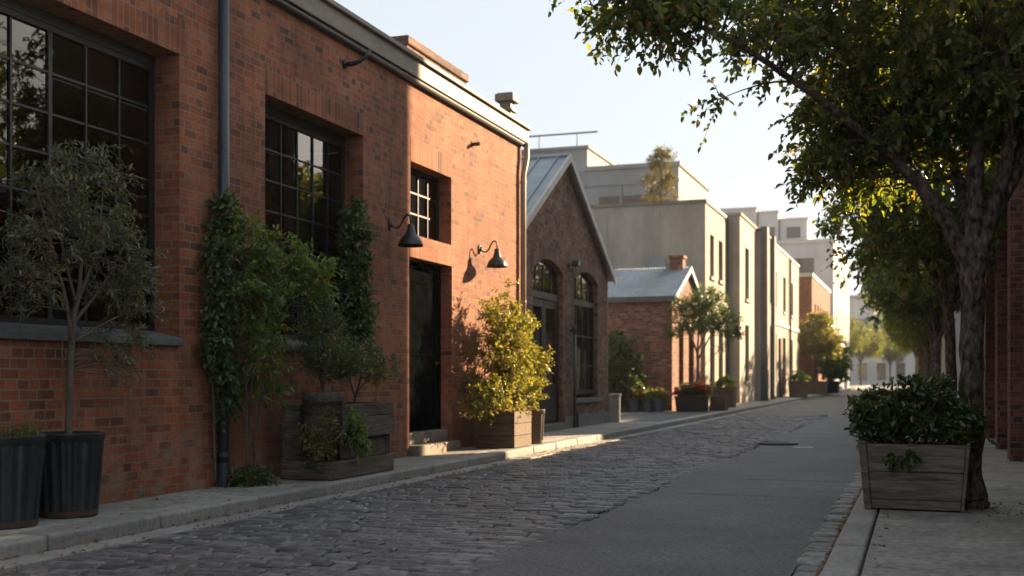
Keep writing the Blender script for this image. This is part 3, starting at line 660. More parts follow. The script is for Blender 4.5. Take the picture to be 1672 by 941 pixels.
# roof slabs with standing seams, and the pale rake boards
ov = .12; sl = (gpz - gz) / (gp - gy0)
mb = MB()
for sgn in (-1, 1):
    ye = gp + sgn * (gp - gy0 + .22); ze = gpz - sl * abs(ye - gp)
    mb.hexa([(GB, gp, gpz + .03), (GX + ov, gp, gpz + .03), (GX + ov, ye, ze + .03), (GB, ye, ze + .03)], [(GB, gp, gpz + .09), (GX + ov, gp, gpz + .09), (GX + ov, ye, ze + .09), (GB, ye, ze + .09)])
    x = GX - .15
    while x > GB:
        mb.hexa([(x, gp, gpz + .085), (x + .03, gp, gpz + .085), (x + .03, ye, ze + .085), (x, ye, ze + .085)], [(x, gp, gpz + .125), (x + .03, gp, gpz + .125), (x + .03, ye, ze + .125), (x, ye, ze + .125)]); x -= .42
mb.tube([(GB, gp, gpz + .10), (GX + ov, gp, gpz + .10)], .05, 8)
rf = mb.build('roof', M['seam'], gh)
mb = MB()
for sgn in (-1, 1):
    ye = gp + sgn * (gp - gy0 + .24); ze = gpz - sl * abs(ye - gp)
    mb.hexa([(GX + ov - .02, gp, gpz - .03), (GX + ov + .03, gp, gpz - .03), (GX + ov + .03, ye, ze - .03), (GX + ov - .02, ye, ze - .03)], [(GX + ov - .02, gp, gpz + .13), (GX + ov + .03, gp, gpz + .13), (GX + ov + .03, ye, ze + .13), (GX + ov - .02, ye, ze + .13)])
mb.build('rake_board', M['trim'], rf)
mb = MB(); mb.box(-8.2, -7.6, 25.3, 25.9, 4.2, 5.0); mb.box(-8.24, -7.56, 25.26, 25.94, 5.002, 5.08); mb.build('chimney', M['brick_shed'], rf)
# small flood light over the pilaster, and the lamp pipe between door and window
yy = YW(930, GX)
t = thing('flood_light', 'small grey flood light between the two brick arches', 'lamp', (GX, yy, ZW(434, GX, yy)))
mb = MB(); mb.tube([(0, 0, 0), (.02, 0, 0)], .06, 12); mb.tube([(.02, 0, 0), (.10, 0, .03)], .02, 8); mb.build('bracket', M['blackmetal'], t, local=True)
mb = MB(); mb.box(.06, .22, -.09, .09, -.02, .10); mb.build('lamp_head', M['pipe'], t, local=True, bevel=.015)
yy = YW(931, GX)
t = thing('standpipe', 'dark standpipe with lantern head between the arched door and arched window', 'pipe', (GX + .06, yy, 0))
mb = MB(); mb.tube([(.04, 0, 0), (.04, 0, 2.0)], .028, 10); mb.tube([(.04, .22, 0), (.04, .22, .25), (.04, .12, .38), (.04, 0, .45)], .028, 8); mb.build('pipe', M['pipe'], t, local=True, smooth=True)
mb = MB(); mb.lathe([(.035, 0), (.05, .03), (.055, .13), (.04, .17), (.015, .2)], (.04, 0, 2.0), 12); mb.tube([(.04, 0, 2.1), (-.06, 0, 2.1)], .02, 8); mb.build('lantern', M['blackmetal'], t, local=True, smooth=True)

# ================================================================== SHED WITH CORRUGATED ROOF
SX, sy0, sy1, sez, srz = -7.45, 36.5, 41.6, 3.62, 4.72
sh = thing('brick_shed', 'small red brick shed with corrugated metal roof beside the yard', 'shed', (SX, 39, 0))
sr = (sy0 + sy1)/2; SB = -15.0
so = [(37.6, 38.4, .75, 2.75), (39.3, 40.3, .1, 2.75)]
mb = MB(); mb.wall(SX, sy0, sy1, -.1, sez, so, .2, 1); mb.poly([(SX, sy0, sez), (SX, sy1, sez), (SX, sr, srz)])
mb.poly([(SB, sy0, -.1), (SX, sy0, -.1), (SX, sy0, sez), (SB, sy0, sez)]); mb.poly([(SX, sy1, -.1), (SB, sy1, -.1), (SB, sy1, sez), (SX, sy1, sez)]); mb.poly([(SB, sy1, -.1), (SB, sy0, -.1), (SB, sy0, sez), (SB, sr, srz), (SB, sy1, sez)])
mb.build('wall', M['brick_shed'], sh)
window(sh, SX - .12, *so[0], 2, 3, glass='farglass'); window(sh, SX - .12, *so[1], 2, 4, glass='farglass', name='door')
mb = MB(); x = SB; st = .10; n = int((SX + .15 - SB) / st * 2)
for sgn in (-1, 1):
    ye = sr + sgn * ((sy1 - sy0)/2 + .18); ze = srz - (srz - sez)/((sy1 - sy0)/2) * abs(ye - sr)
    b = len(mb.v)
    for i in range(n + 1):
        xx = SB + i * st / 2; dz = .10 + (.045 if i % 2 else 0)
        mb.v += [(xx, sr, srz + dz), (xx, ye, ze + dz)]
    for i in range(n): mb.f.append((b + 2*i, b + 2*i + 1, b + 2*i + 3, b + 2*i + 2))
srf = mb.build('roof', M['corr'], sh)
mb = MB(); mb.box(SB, SX + .12, sy0 - .2, sy0 - .06, sez - .12, sez + .05); mb.build('gutter', M['darkpier'], srf)
mb = MB()
for sgn in (-1, 1):
    ye = sr + sgn * ((sy1 - sy0)/2 + .2); ze = srz - (srz - sez)/((sy1 - sy0)/2) * abs(ye - sr)
    mb.hexa([(SX + .10, sr, srz - .05), (SX + .16, sr, srz - .05), (SX + .16, ye, ze - .05), (SX + .10, ye, ze - .05)], [(SX + .10, sr, srz + .15), (SX + .16, sr, srz + .15), (SX + .16, ye, ze + .15), (SX + .10, ye, ze + .15)])
mb.build('rake_board', M['corr'], srf)
mb = MB(); mb.box(-8.0, -7.55, sr - .26, sr + .26, 4.3, 5.12).box(-8.04, -7.51, sr - .30, sr + .30, 5.122, 5.22); mb.build('chimney', M['brick_shed'], srf)

# ================================================================== FAR LEFT ROW
def block(name, label, X, y0, y1, zt, depth, mat, ops, cap='trim', win=(2, 3), cat='building', capz=.12, mats=None, glass='farglass', sidefn=None):
    t = thing(name, label, cat, (X, (y0 + y1)/2, 0))
    B = X - depth
    mb = MB(); mb.wall(X, y0, y1, -.1, zt, ops, .22, 1)
    mb.poly([(B, y0, -.1), (X, y0, -.1), (X, y0, zt), (B, y0, zt)]); mb.poly([(X, y1, -.1), (B, y1, -.1), (B, y1, zt), (X, y1, zt)]); mb.poly([(B, y1, -.1), (B, y0, -.1), (B, y0, zt), (B, y1, zt)])
    mb.build('wall', M[mat], t)
    mb = MB(); mb.box(B - .03, X + .06, y0 - .05, y1 + .05, zt + .002, zt + capz); mb.build('parapet', M[cap], t)
    for o in ops:
        nm = 'door' if o[2] < .3 else 'window'
        f = window(t, X - .12, *o, win[0], win[1] if nm == 'window' else 4, glass=glass, fr=.07, bar=.04, name=nm)
        if nm == 'window':
            mb = MB(); mb.box(X - .1, X + .08, o[0] - .08, o[1] + .08, o[2] - .12, o[2] - .004); mb.build('sill', M[cap], f)
    return t
CX = -7.45
cr = block('cream_building', 'tall cream rendered building with blank side wall behind the brick shed', CX, 42.6, 48.0, 7.55, 9.0, 'cream',
           [(43.6, 44.5, 4.9, 6.5), (45.6, 46.6, 4.9, 6.5), (43.6, 44.7, .1, 3.0), (45.6, 46.7, .8, 3.0)], 'cornice')
mb = MB(); k = (1072 - 836)/F; xv = 42.6 * (k*CT - ST)/(CT + k*ST); zv = ZW(437, xv, 42.6)
mb.tube([(xv, 42.6, zv), (xv, 42.35, zv)], .42, 16); mb.box(xv - .45, xv + .45, 42.38, 42.6, zv - .45, zv); mb.build('wall_vent', M['grey'], cr)
mb = MB()
for q in (-9.2, -11.2, -13.0): mb.box(q - .012, q + .012, 42.58, 42.598, 0, 7.5)
mb.build('joint', M['taupe'], cr)
mb = MB(); mb.box(CX, CX + .07, 42.62, 47.9, 3.9, 4.08); mb.build('string_course', M['cornice'], cr)
mb = MB(); mb.tube([(CX + .08, 47.5, 0), (CX + .08, 47.5, 7.5)], .06, 8); mb.build('downpipe', M['pipe'], cr)
block('taupe_building', 'taupe rendered building stepping forward beyond the cream building', -6.95, 47.9, 52.9, 7.75, 7, 'taupe', [(49.4, 50.6, 4.4, 6.6), (49.4, 50.6, .9, 3.3)], 'taupe')
db = block('dark_pier_building', 'narrow building edged with dark grey piers and a tall black doorway', -6.75, 53.0, 57.2, 7.7, 7, 'taupe', [(54.3, 55.9, 4.6, 6.9), (54.3, 55.9, .05, 3.4)], 'darkpier')
mb = MB(); mb.box(-6.748, -6.45, 52.95, 53.6, -.1, 7.9).box(-6.748, -6.55, 56.6, 57.15, -.1, 7.9).box(-6.748, -6.66, 54.2, 56.0, 3.5, 4.5); mb.build('pier', M['darkpier'], db)
pb = block('pale_building', 'long pale rendered two storey building in full sun', -6.9, 57.3, 72, 7.75, 6.5, 'pale', [(59.5, 60.6, 4.6, 6.5), (63.5, 64.8, 4.6, 6.5), (67.5, 68.8, 4.6, 6.5), (59.5, 60.6, 1.0, 3.3), (63.3, 64.8, .1, 3.2), (67.3, 68.6, 1, 3.2)], 'trim')
mb = MB(); mb.box(-6.9, -6.83, 57.35, 71.95, 3.75, 3.95); mb.build('string_course', M['trim'], pb)
mb = MB(); mb.tube([(-6.8, 66.2, 0), (-6.8, 66.2, 7.7)], .07, 8); mb.build('downpipe', M['pipe'], pb)
mb = MB(); mb.box(-6.898, -6.78, 61.4, 62.3, -.05, 3.1); mb.build('door_panel', M['brownwood'], pb)
block('red_brick_building', 'flat roofed red brick building past the pale building', -6.45, 76, 92, 7.5, 8, 'brick_far', [(y, y + 1.0, 3.9, 5.9) for y in (78, 80.2, 82.4, 84.6, 86.8, 89)] + [(79, 81, .1, 2.9), (84, 87, .8, 2.9)], 'trim', capz=.25)
# tall white building far behind
wt = thing('white_office_building', 'tall white concrete building with stepped rooftop blocks far down the street', 'building', (-6.4, 100, 0))
mb = MB(); ops = [(y, y + 1.4, z, z + 2.0) for z in (5, 8.5) for y in (98, 101, 104, 107, 110, 113)]
mb.wall(-6.4, 95, 117, -.1, 11.8, ops, .3, 1)
mb.poly([(-24, 95, -.1), (-6.4, 95, -.1), (-6.4, 95, 11.8), (-24, 95, 11.8)]); mb.poly([(-24, 95, 11.8), (-6.4, 95, 11.8), (-6.4, 117, 11.8), (-24, 117, 11.8)]); mb.poly([(-6.4, 117, -.1), (-24, 117, -.1), (-24, 117, 11.8), (-6.4, 117, 11.8)])
mb.build('wall', M['white'], wt)
mb = MB(); mb.box(-24.1, -6.3, 94.9, 117.1, 11.802, 12.1); mb.build('parapet', M['white'], wt)
for (xa, xb, ya, yb, zt) in ((-15.5, -12.6, 96, 104, 14.9), (-12.5, -10.9, 96.5, 104, 14.6), (-10.8, -8.6, 97, 104, 14.0)):
    mb = MB(); mb.box(xa, xb, ya, yb, 12.102, zt).box(xa - .08, xb + .08, ya - .08, yb + .08, zt + .002, zt + .15); mb.build('roof_block', M['white'], wt)
    mb = MB(); mb.box((xa + xb)/2 - .55, (xa + xb)/2 + .55, ya - .04, ya - .003, 12.5, 13.4); mb.build('window', M['farglass'], wt)
for (xa, xb, za, zb) in ((-14.5, -7.9, 9.3, 10.6), (-14.5, -7.9, 6.0, 7.4)):
    mb = MB(); mb.box(xa, xb, 94.95, 94.997, za, zb); w_ = mb.build('window', M['farglass'], wt)
    mb = MB()
    for i in range(1, 6): mb.box(xa + (xb - xa)*i/6 - .06, xa + (xb - xa)*i/6 + .06, 94.9, 94.948, za, zb)
    mb.build('mullion', M['frame'], w_)
for o in ops: window(wt, -6.4 - .2, *o, 1, 1, glass='farglass', fr=.08)
# grey building behind the gable
gb = thing('grey_concrete_building', 'blocky grey concrete building with roof railing behind the gabled house', 'building', (-20, 64, 0))
mb = MB(); mb.box(-34, -11.9, 60, 69, -.1, 12.2).box(-34, -17.1, 60.8, 69, 12.2, 13.6); mb.build('wall', M['grey'], gb)
mb = MB(); mb.box(-17.0, -11.8, 59.9, 69.1, 12.202, 12.42).box(-34.1, -17.0, 60.7, 69.1, 13.602, 13.75).box(-34, -11.85, 59.94, 59.998, 11.35, 11.5); mb.build('parapet', M['grey'], gb)
for i in range(3):
    xa = -16.2 + i * 1.25; mb = MB(); mb.box(xa, xa + 1.1, 59.95, 59.997, 9.9, 10.75); mb.build('window', M['brownglass'], gb)
mb = MB(); mb.box(-14.95, -14.9, 59.96, 59.998, 7, 11.3).box(-18.5, -18.45, 59.96, 59.998, 7, 11.3).box(-13.0, -12.95, 59.96, 59.998, 7, 11.3); mb.build('joint', M['darkpier'], gb)
mb = MB()
mb.tube([(-32, 61.2, 14.55), (-16.6, 61.2, 14.55)], .05, 6)
for i in range(7): mb.tube([(-31.0 + i*2.2, 61.2, 13.7), (-31.0 + i*2.2, 61.2, 14.55)], .03, 6)
mb.build('railing', M['pipe'], gb)
# buildings that close the street
eb = thing('white_end_building', 'white rendered building closing the far end of the street', 'building', (-2, 176, 0))
mb = MB(); mb.box(-24, 12, 172, 184, -.2, 9.0).box(-24, -6, 174, 184, 9.0, 12.4); mb.build('wall', M['white'], eb)
mb = MB(); mb.box(-24.1, 12.1, 171.9, 184.1, 9.002, 9.4).box(-24.1, -5.9, 173.9, 184.1, 12.402, 12.9); mb.build('roof', M['grey'], eb)
for i in range(10):
    for z in (.6, 5.2):
        mb = MB(); mb.box(-16 + i*2.6, -14.8 + i*2.6, 171.9, 171.997, z, z + 2.4); mb.build('window', M['farglass'], eb)
# ================================================================== RIGHT SIDE
RX = 1.28
def rblock(name, label, y0, y1, zt, mat, ops, pil, X=RX, depth=8, pm=None, cap='trim', pz=None, pw=.35, po=.12, glass='farglass'):
    t = thing(name, label, 'building', (X, (y0 + y1)/2, 0)); B = X + depth
    mb = MB(); mb.wall(X, y0, y1, -.1, zt, ops, .25, -1)
    mb.poly([(B, y0, -.1), (X, y0, -.1), (X, y0, zt), (B, y0, zt)]); mb.poly([(X, y1, -.1), (B, y1, -.1), (B, y1, zt), (X, y1, zt)]); mb.poly([(B, y1, -.1), (B, y0, -.1), (B, y0, zt), (B, y1, zt)])
    mb.build('wall', M[mat], t)
    mb = MB(); mb.box(X - .15, B + .05, y0 + .003, y1 - .003, zt + .002, zt + .18); mb.build('cornice', M[cap], t)
    for yp in pil:
        mb = MB(); mb.box(X - po, X - .001, yp, yp + pw, -.05, pz or zt - .05); q = mb.build('pilaster', M[pm or mat], t)
    for o in ops:
        window(t, X + .15, *o, 2, 4, sx=-1, glass=glass, fr=.07, bar=.035, name='door' if o[2] < .3 else 'window')
    return t
rblock('low_brick_shade_block', 'unseen low brick block added on the right to shade the near pavement', 1.0, 15.9, 3.3, 'brick_right', [(4, 6, 1, 2.8), (9, 11, 1, 2.8)], [], X=1.5)  # added out of view to keep low sun off the pavement
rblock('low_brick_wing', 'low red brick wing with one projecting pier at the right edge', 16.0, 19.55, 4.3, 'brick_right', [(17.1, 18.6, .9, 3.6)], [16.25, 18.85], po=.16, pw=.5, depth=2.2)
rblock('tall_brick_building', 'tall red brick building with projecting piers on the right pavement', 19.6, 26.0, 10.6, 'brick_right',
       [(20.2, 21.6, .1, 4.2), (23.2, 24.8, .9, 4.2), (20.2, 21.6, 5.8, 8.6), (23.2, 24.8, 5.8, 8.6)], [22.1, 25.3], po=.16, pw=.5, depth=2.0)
rblock('low_grey_sun_gap_block', 'low grey block added between the taller right hand buildings to shape the sun gap', 26.05, 34.55, 3.85, 'grey', [(27, 30, .1, 3)], [26.3, 30.8, 34.1], pm='white')  # added gap filler, height set so sun reaches left wall but not the road
rblock('grey_mid_shade_block', 'grey block with pale piers behind the street trees, shaped to shade the gabled house', 34.6, 39.0, 12.5, 'grey', [(35.4, 36.2, .8, 3.2), (37.2, 38.2, .8, 3.2)], [34.7, 36.5, 38.5], pm='white', depth=2.2)  # height and shallow depth shaped to shade the gabled house beside the sun gap
rblock('pale_pier_row', 'long low wall of pale grey piers far along the right pavement', 39.05, 118, 4.9, 'grey', [], [39.6 + i*2.6 for i in range(30)], pm='white', pw=.7, po=.22)

# ================================================================== STREET TREES
TG = 'street trees along the right pavement'
def auto_limbs(h0, r0, rad, top, seed, n=5, lean=(0, 0)):
    q = random.Random(seed); l = [[(0, 0, -.05, r0*1.35), (0.01, 0, .15, r0*1.08), (lean[0]*.4, lean[1]*.4, h0*.5, r0*.95), (lean[0], lean[1], h0, r0*.92)]]
    for i in range(n):
        a = 2*PI*i/n + q.uniform(-.4, .4); rr = rad * q.uniform(.55, .85); zt = top * q.uniform(.72, .98)
        l.append([(lean[0], lean[1], h0 - .25, r0*.62), (lean[0] + math.cos(a)*rr*.22, lean[1] + math.sin(a)*rr*.22, h0 + (zt - h0)*.25, r0*.55), (lean[0] + math.cos(a + .2)*rr*.6, lean[1] + math.sin(a + .2)*rr*.6, h0 + (zt - h0)*.62, r0*.33), (math.cos(a + .3)*rr, math.sin(a + .3)*rr, zt, r0*.10)])
    return l
T1 = (0.425, 10.4, 0)
t1 = thing('street_tree', 'large thick trunked street tree beside the grey wooden planter', 'tree', T1, group=TG)
limbs = [
 [(-.02, 0, -.05, .165), (-.01, 0, .10, .125), (-.01, 0, .5, .100), (-.01, 0, 1.1, .094), (-.005, 0, 1.7, .096), (.0, 0, 2.05, .106)],
 [(-.02, 0, 1.95, .085), (-.16, .0, 2.35, .072), (-.42, .05, 2.75, .062), (-.62, .1, 3.1, .054), (-.85, .1, 3.6, .052), (-1.15, .0, 4.2, .035), (-1.4, -.1, 5.0, .018)],
 [(-.42, .05, 2.75, .055), (-.72, -.1, 3.05, .045), (-1.15, -.35, 3.4, .032), (-1.9, -.9, 3.9, .022), (-2.7, -1.4, 4.15, .010)],
 [(-.55, .1, 3.0, .055), (-.50, .0, 3.5, .05), (-.55, -.1, 4.2, .035), (-.7, .2, 5.4, .015)],
 [(0, 0, 2.0, .088), (.02, .02, 2.6, .072), (.05, .05, 3.3, .064), (.08, .1, 4.2, .065), (.0, .3, 5.6, .03)],
 [(.0, 0, 1.95, .082), (.14, -.02, 2.4, .064), (.28, -.02, 2.9, .056), (.30, -.05, 3.4, .06), (.42, -.1, 3.7, .05), (.75, -.3, 4.4, .03)],
 [(.14, -.02, 2.4, .06), (.34, .05, 2.8, .06), (.52, .12, 3.4, .055), (.70, .2, 4.2, .04), (.9, .4, 5.2, .02)],
 [(.30, -.05, 3.4, .045), (.22, -.2, 3.8, .04), (.1, -.5, 4.6, .02)],
 [(0, 0, 2.2, .06), (-.1, .5, 2.9, .05), (-.3, 1.3, 3.7, .035), (-.5, 2.0, 4.6, .015)],
]
blobs = [(-.3, .1, 4.6, 1.6, 1.6, .8), (-.75, .2, 3.65, .85, 1.0, .65), (.45, .2, 4.1, 1.0, 1.0, .8), (-2.5, -1.5, 4.25, .62, .55, .42), (-2.2, -1.2, 4.0, .45, .45, .22), (-2.45, -1.45, 4.2, .55, .5, .36), (-2.0, -1.1, 4.2, .5, .5, .3), (.2, .3, 3.5, 1.0, .9, .5), (.75, .3, 3.9, .6, .8, .6), (-1.45, -.4, 4.05, .5, .6, .42),
         (-1.05, .2, 3.2, .55, .6, .40), (-.6, .9, 3.2, .7, .7, .45), (.7, .8, 3.3, .5, .6, .4), (-1.95, -.2, 3.5, .32, .3, .10), (-1.1, -.1, 2.9, .32, .35, .14)]
plant(t1, limbs, blobs, 780, 7, 11, .066, .60, M['lf_tree'], 11, tw=(.16, .40), droop=.35, up=.0, nside=14)
# every further tree stands alone with its own crown
specs = [(0.50, 19.7, 2.35, .088, 2.3, 6.0, 21, 'street tree with forked trunk second along the right pavement', 420, (-.05, .0)),
         (0.45, 33.5, 2.3, .098, 2.3, 6.3, 22, 'street tree third along the right pavement, before the grey building', 380, (.03, 0))]
for (x, y, h0, r0, rad, top, sd, lab, ncl, lean) in specs:
    t = thing('street_tree', lab, 'tree', (x, y, 0), group=TG)
    bl = [(-.1, 0, 4.5, rad*.9, rad, 1.6), (-.9, -.3, 3.5, .95, 1.1, .7), (-.6, .8, 3.1, .95, 1.0, .5), (.5, 0, 3.5, .8, 1.4, .8), (-1.1, .5, 4.0, .8, .9, .7)]
    if y < 25: bl += [(0, -2.5, 5.0, 1.5, 1.4, 1.3), (0, -3.9, 5.9, 1.2, 1.3, 1.2)]  # extra crown lobes added to darken the big window's reflection
    plant(t, auto_limbs(h0, r0, rad, top - .5, sd, 6, lean), bl, ncl, 6, 9, .10, .62, M['lf_tree'], sd, tw=(.2, .5), droop=.35, up=0, nside=10)
    t4 = t
far = [(.45, 42.5, 'street tree fourth along the right pavement, before the pale piers', 1.0, 1.1), (.4, 51.5, 'street tree fifth along the right pavement, small in the distance', 2.2, 1.0), (.4, 61, 'street tree sixth along the right pavement, in the soft distance', 3.5, 1.06),
       (.3, 72, 'street tree seventh along the right pavement, next to last in the row', 4.4, 1.1), (.2, 85, 'street tree eighth along the right pavement, tiny in the distance', 5.2, 1.2), (0, 102, 'street tree ninth along the right pavement, nearly last', .4, 1.3), (-.2, 122, 'street tree last in the row before the white end building', 2.0, 1.4)]
for (x, y, lab, rz, sc) in far + [(-7.6, 128, 'round crowned tree far down the left side past the white office building', 1.3, 1.25), (-6.6, 146, 'farthest tree on the left side before the white end building', 3.9, 1.3), (-3.6, 162, 'tree standing in front of the white end building at the street end', 5.0, 1.2)]: dup(t4, (x, y, 0), lab, TG if x > -3 else 'trees at the far left end of the street', rz, sc)

wd = thing('wood', None, None, (14, 48, 0)); wd['kind'] = 'stuff'; wd['label'] = 'unseen dense trees added behind the right hand buildings to darken window reflections'  # added out of view so the warehouse panes reflect dark foliage
plant(wd, [[(0, -16 + 6.4*i, 0, .25), (0, -16 + 6.4*i, 7, .12)] for i in range(6)], [(R.uniform(-1, 1), -17 + 3.4*i, R.uniform(6.4, 8.2) if i > 2 else 5.4, 2.6, 2.6, R.uniform(3.4, 4.2)) for i in range(11)], 900, 5, 6, .42, .7, M['lf_tree'], 77, tw=(.5, 1.1), nside=6, conn=False)
# ================================================================== PLANTERS AND PLANTS
def ribbed(name, label, loc, r0, r1, h, group=None, mat='can', n=72):
    t = thing(name, label, 'planter', loc, group=group)
    rib = lambda k, z: (0.008 if (k % 4) in (0, 1) else -0.006)
    mb = MB(); H = h - .06
    mb.lathe([(r0*.9, 0.0), (r0, .004), (r0 + (r1 - r0)*.5, H*.5), (r1, H)], n=n, rib=rib); mb.build('body', M[mat], t, local=True)
    mb = MB(); mb.lathe([(r1 + .008, H), (r1 + .016, H + .004), (r1 + .016, h - .008), (r1 + .02, h), (r1 - .004, h + .002), (r1 - .02, h - .03)], n=40); mb.build('rim', M[mat], t, local=True, smooth=True)
    mb = MB(); mb.lathe([(r0 + .008, .004), (r0 + .012, .01), (r0 + .012, .05), (r0 + .011, .055)], n=40, cap=False); mb.build('base_band', M['rust' if mat == 'can' else mat], t, local=True)
    mb = MB(); mb.lathe([(r1 - .012, H - .02), (.1, H), (.01, H + .01)], n=24); mb.build('soil', M['soil'], t, local=True)
    return t
Z0 = 0.0
ribbed('ribbed_planter', 'tall black ribbed metal planter holding the slender olive tree', (-6.345, 7.42, Z0), .215, .26, .655)
ribbed('ribbed_planter', 'black ribbed metal planter at the left edge with low weeds', (-6.345, 6.74, Z0), .225, .275, .665)
# olive tree
t = thing('olive_tree', 'slender grey green olive tree in black planter before the big window', 'tree', (-6.345, 7.42, .60))
lb = [[(0, 0, 0, .030), (.0, .02, .4, .028), (-.01, .05, .8, .025), (.02, .06, 1.05, .023)],
      [(0, .05, .75, .018), (.06, -.08, 1.05, .015), (.10, -.28, 1.45, .011), (.1, -.45, 1.9, .006)],
      [(.02, .06, 1.0, .02), (.05, .10, 1.35, .015), (.0, .12, 1.8, .009), (.0, .1, 2.3, .004)],
      [(.02, .06, .95, .016), (.06, .3, 1.2, .012), (.05, .55, 1.5, .008), (.05, .75, 1.8, .004)],
      [(.02, .06, 1.05, .015), (.1, .22, 1.5, .01), (.05, .35, 2.0, .005)], [(.02, .06, 1.1, .013), (.0, -.1, 1.6, .009), (0, -.15, 2.15, .004)],
      [(.03, .08, .8, .012), (.1, .35, .95, .009), (.1, .62, 1.05, .005)], [(.0, .03, .15, .008), (.02, -.1, .6, .006), (.02, -.08, .85, .004)]]
bl = [(.05, .08, 1.9, .34, .55, .42), (.05, .45, 1.55, .30, .36, .45), (.05, -.35, 1.6, .28, .35, .5), (.05, .62, 1.15, .25, .26, .40), (.05, .1, 2.2, .25, .30, .22), (.05, -.5, 1.25, .2, .25, .35), (.08, .45, .8, .18, .22, .3)]
plant(t, lb, bl, 200, 4, 10, .052, .28, M['lf_olive'], 31, wood='twig', tw=(.10, .24), droop=.15, up=.15, nside=8, br=.32, names=('trunk', 'crown'), wall=-.20)
t = thing('weeds', 'low green weeds growing in the planter at the left edge', 'plant', (-6.345, 6.74, .60))
plant(t, [[(0, 0, 0, .004), (0, .05, .12, .002)]], [(0, 0, .06, .2, .2, .08), (.1, .12, .08, .1, .1, .1)], 40, 3, 6, .035, .35, M['lf_fresh'], 32, wood='twig', tw=(.06, .16), names=('stem', 'foliage'), nside=4, br=.2)
# climbers round the downpipe
py = YW(366, WX + .09)
t = thing('climbing_ivy', 'dark ivy climbing the grey downpipe between the two big windows', 'climber', (WX + .10, py, 0))
lb = [[(-.03, -.12, .05, .014), (-.05, -.14, 1.0, .011), (-.06, -.18, 2.0, .008), (-.03, .0, 3.0, .004)], [(-.03, .10, .05, .012), (-.05, .10, 1.3, .01), (-.05, .0, 2.4, .006)]]
bl = [(.0, -.03, 2.60, .09, .13, .40), (.0, -.14, 2.1, .10, .20, .40), (.02, -.12, 1.65, .10, .20, .4), (.0, -.05, 1.2, .09, .17, .35), (.02, -.02, .95, .08, .12, .28), (.0, -.26, 1.45, .05, .10, .14)]
plant(t, lb, bl, 240, 4, 6, .056, .68, M['lf_dark'], 41, wood='twig', tw=(.06, .16), droop=.5, up=-.1, names=('stem', 'foliage'), nside=6, br=.3, wall=-.07)
t = thing('tall_shrub', 'tall arching green shrub growing against the wall before the second window', 'shrub', (WX + .20, py + .30, 0))
lb = [[(0, 0, 0, .016), (-.02, .0, .7, .013), (.03, .06, 1.5, .011), (.1, .25, 2.2, .007), (.15, .5, 2.6, .004)], [(.03, -.08, 0, .014), (.02, -.10, .8, .011), (.0, -.1, 1.6, .008), (.0, -.15, 2.5, .004)],
      [(-.03, .07, 0, .012), (.0, .15, .6, .01), (.1, .1, 1.2, .008), (.1, .05, 2.0, .005)], [(.02, .02, .3, .010), (.05, .2, 1.0, .008), (.1, .5, 1.8, .006), (.2, .9, 2.25, .003)]]
bl = [(.10, .25, 2.30, .30, .50, .33), (.2, .75, 2.15, .28, .42, .25), (.08, -.02, 1.95, .25, .42, .4), (.08, .05, 1.45, .16, .25, .35), (.05, -.15, 2.55, .14, .35, .25), (.10, .1, 1.0, .14, .22, .2), (.2, 1.05, 2.0, .16, .22, .14)]
plant(t, lb, bl, 225, 4, 8, .062, .42, M['lf_fresh'], 42, wood='twig', tw=(.10, .24), droop=.25, up=.15, names=('stem', 'foliage'), nside=6, br=.3, wall=-.17)
t = thing('ground_plant', 'low dark tuft of leaves at the foot of the downpipe', 'plant', (WX + .22, py + .22, 0))
plant(t, [[(0, 0, 0, .006), (0, .02, .08, .003)]], [(0.02, .0, .07, .18, .24, .08)], 70, 3, 6, .05, .5, M['lf_dark'], 43, wood='twig', tw=(.06, .14), names=('stem', 'foliage'), nside=4, br=.2)
vy = w2[1]
t = thing('climbing_ivy', 'dense dark ivy column hanging at the right edge of the second window', 'climber', (WX - .08, vy - .12, 1.48))
lb = [[(0, .05, 0, .012), (-.02, .05, .8, .009), (0, .0, 1.6, .004)]]
bl = [(0.02, .0, 1.50, .13, .22, .35), (.02, .02, 1.05, .13, .22, .4), (.03, .04, .6, .14, .22, .4), (.03, .06, .25, .12, .2, .3)]
plant(t, lb, bl, 260, 4, 6, .058, .62, M['lf_dark'], 44, wood='twig', tw=(.06, .15), droop=.4, up=0, names=('stem', 'foliage'), nside=6, br=.3, wall=-.10)
# weathered plank planter with low step
pt = thing('plank_planter', 'big dark weathered plank planter under the second window', 'planter', (-6.09, 11.5, 0))
x0, x1, ya, yb, yc = -6.42, -5.80, 10.76, 12.27, 11.05
mb = MB(); mb.box(x1 - .04, x1, ya, yb, .01, .20).box(x1 - .10, x1 - .06, yc, yb - .05, .20, .43).box(x1 - .035, x1 + .005, yc, yb, .43, .655).box(x1 - .045, x1 - .005, yc, yb, .66, .80)
mb.build('front_planks', M['wood'], pt, bevel=.006)
for q in ((x0, x1 - .042, ya, ya + .04, .01, .20), (x0, x1 - .046, yb - .042, yb - .002, .01, .80), (x0, x1 - .105, yc + .42, yc + .46, .01, .78)):
    mb = MB(); mb.box(*q); mb.build('end_planks', M['woodx'], pt, bevel=.006)
mb = MB(); mb.box(x0, x0 + .04, ya + .042, yb - .045, .01, .79); mb.build('back_planks', M['wood'], pt)
for q in (yb - .10, yc):
    mb = MB(); mb.box(x1 - .10, x1 - .05, q, q + .05, .20, .43); mb.build('post', M['woodx'], pt)
mb = MB(); mb.box(x0 + .05, x1 - .11, yc + .47, yb - .05, .60, .74).box(x0 + .05, x1 - .05, ya + .05, yc + .4, .03, .12); mb.build('soil', M['soil'], pt)
t = thing('barrel_pot', 'round dark banded barrel pot standing inside the plank planter', 'pot', (-6.16, 11.22, .12))
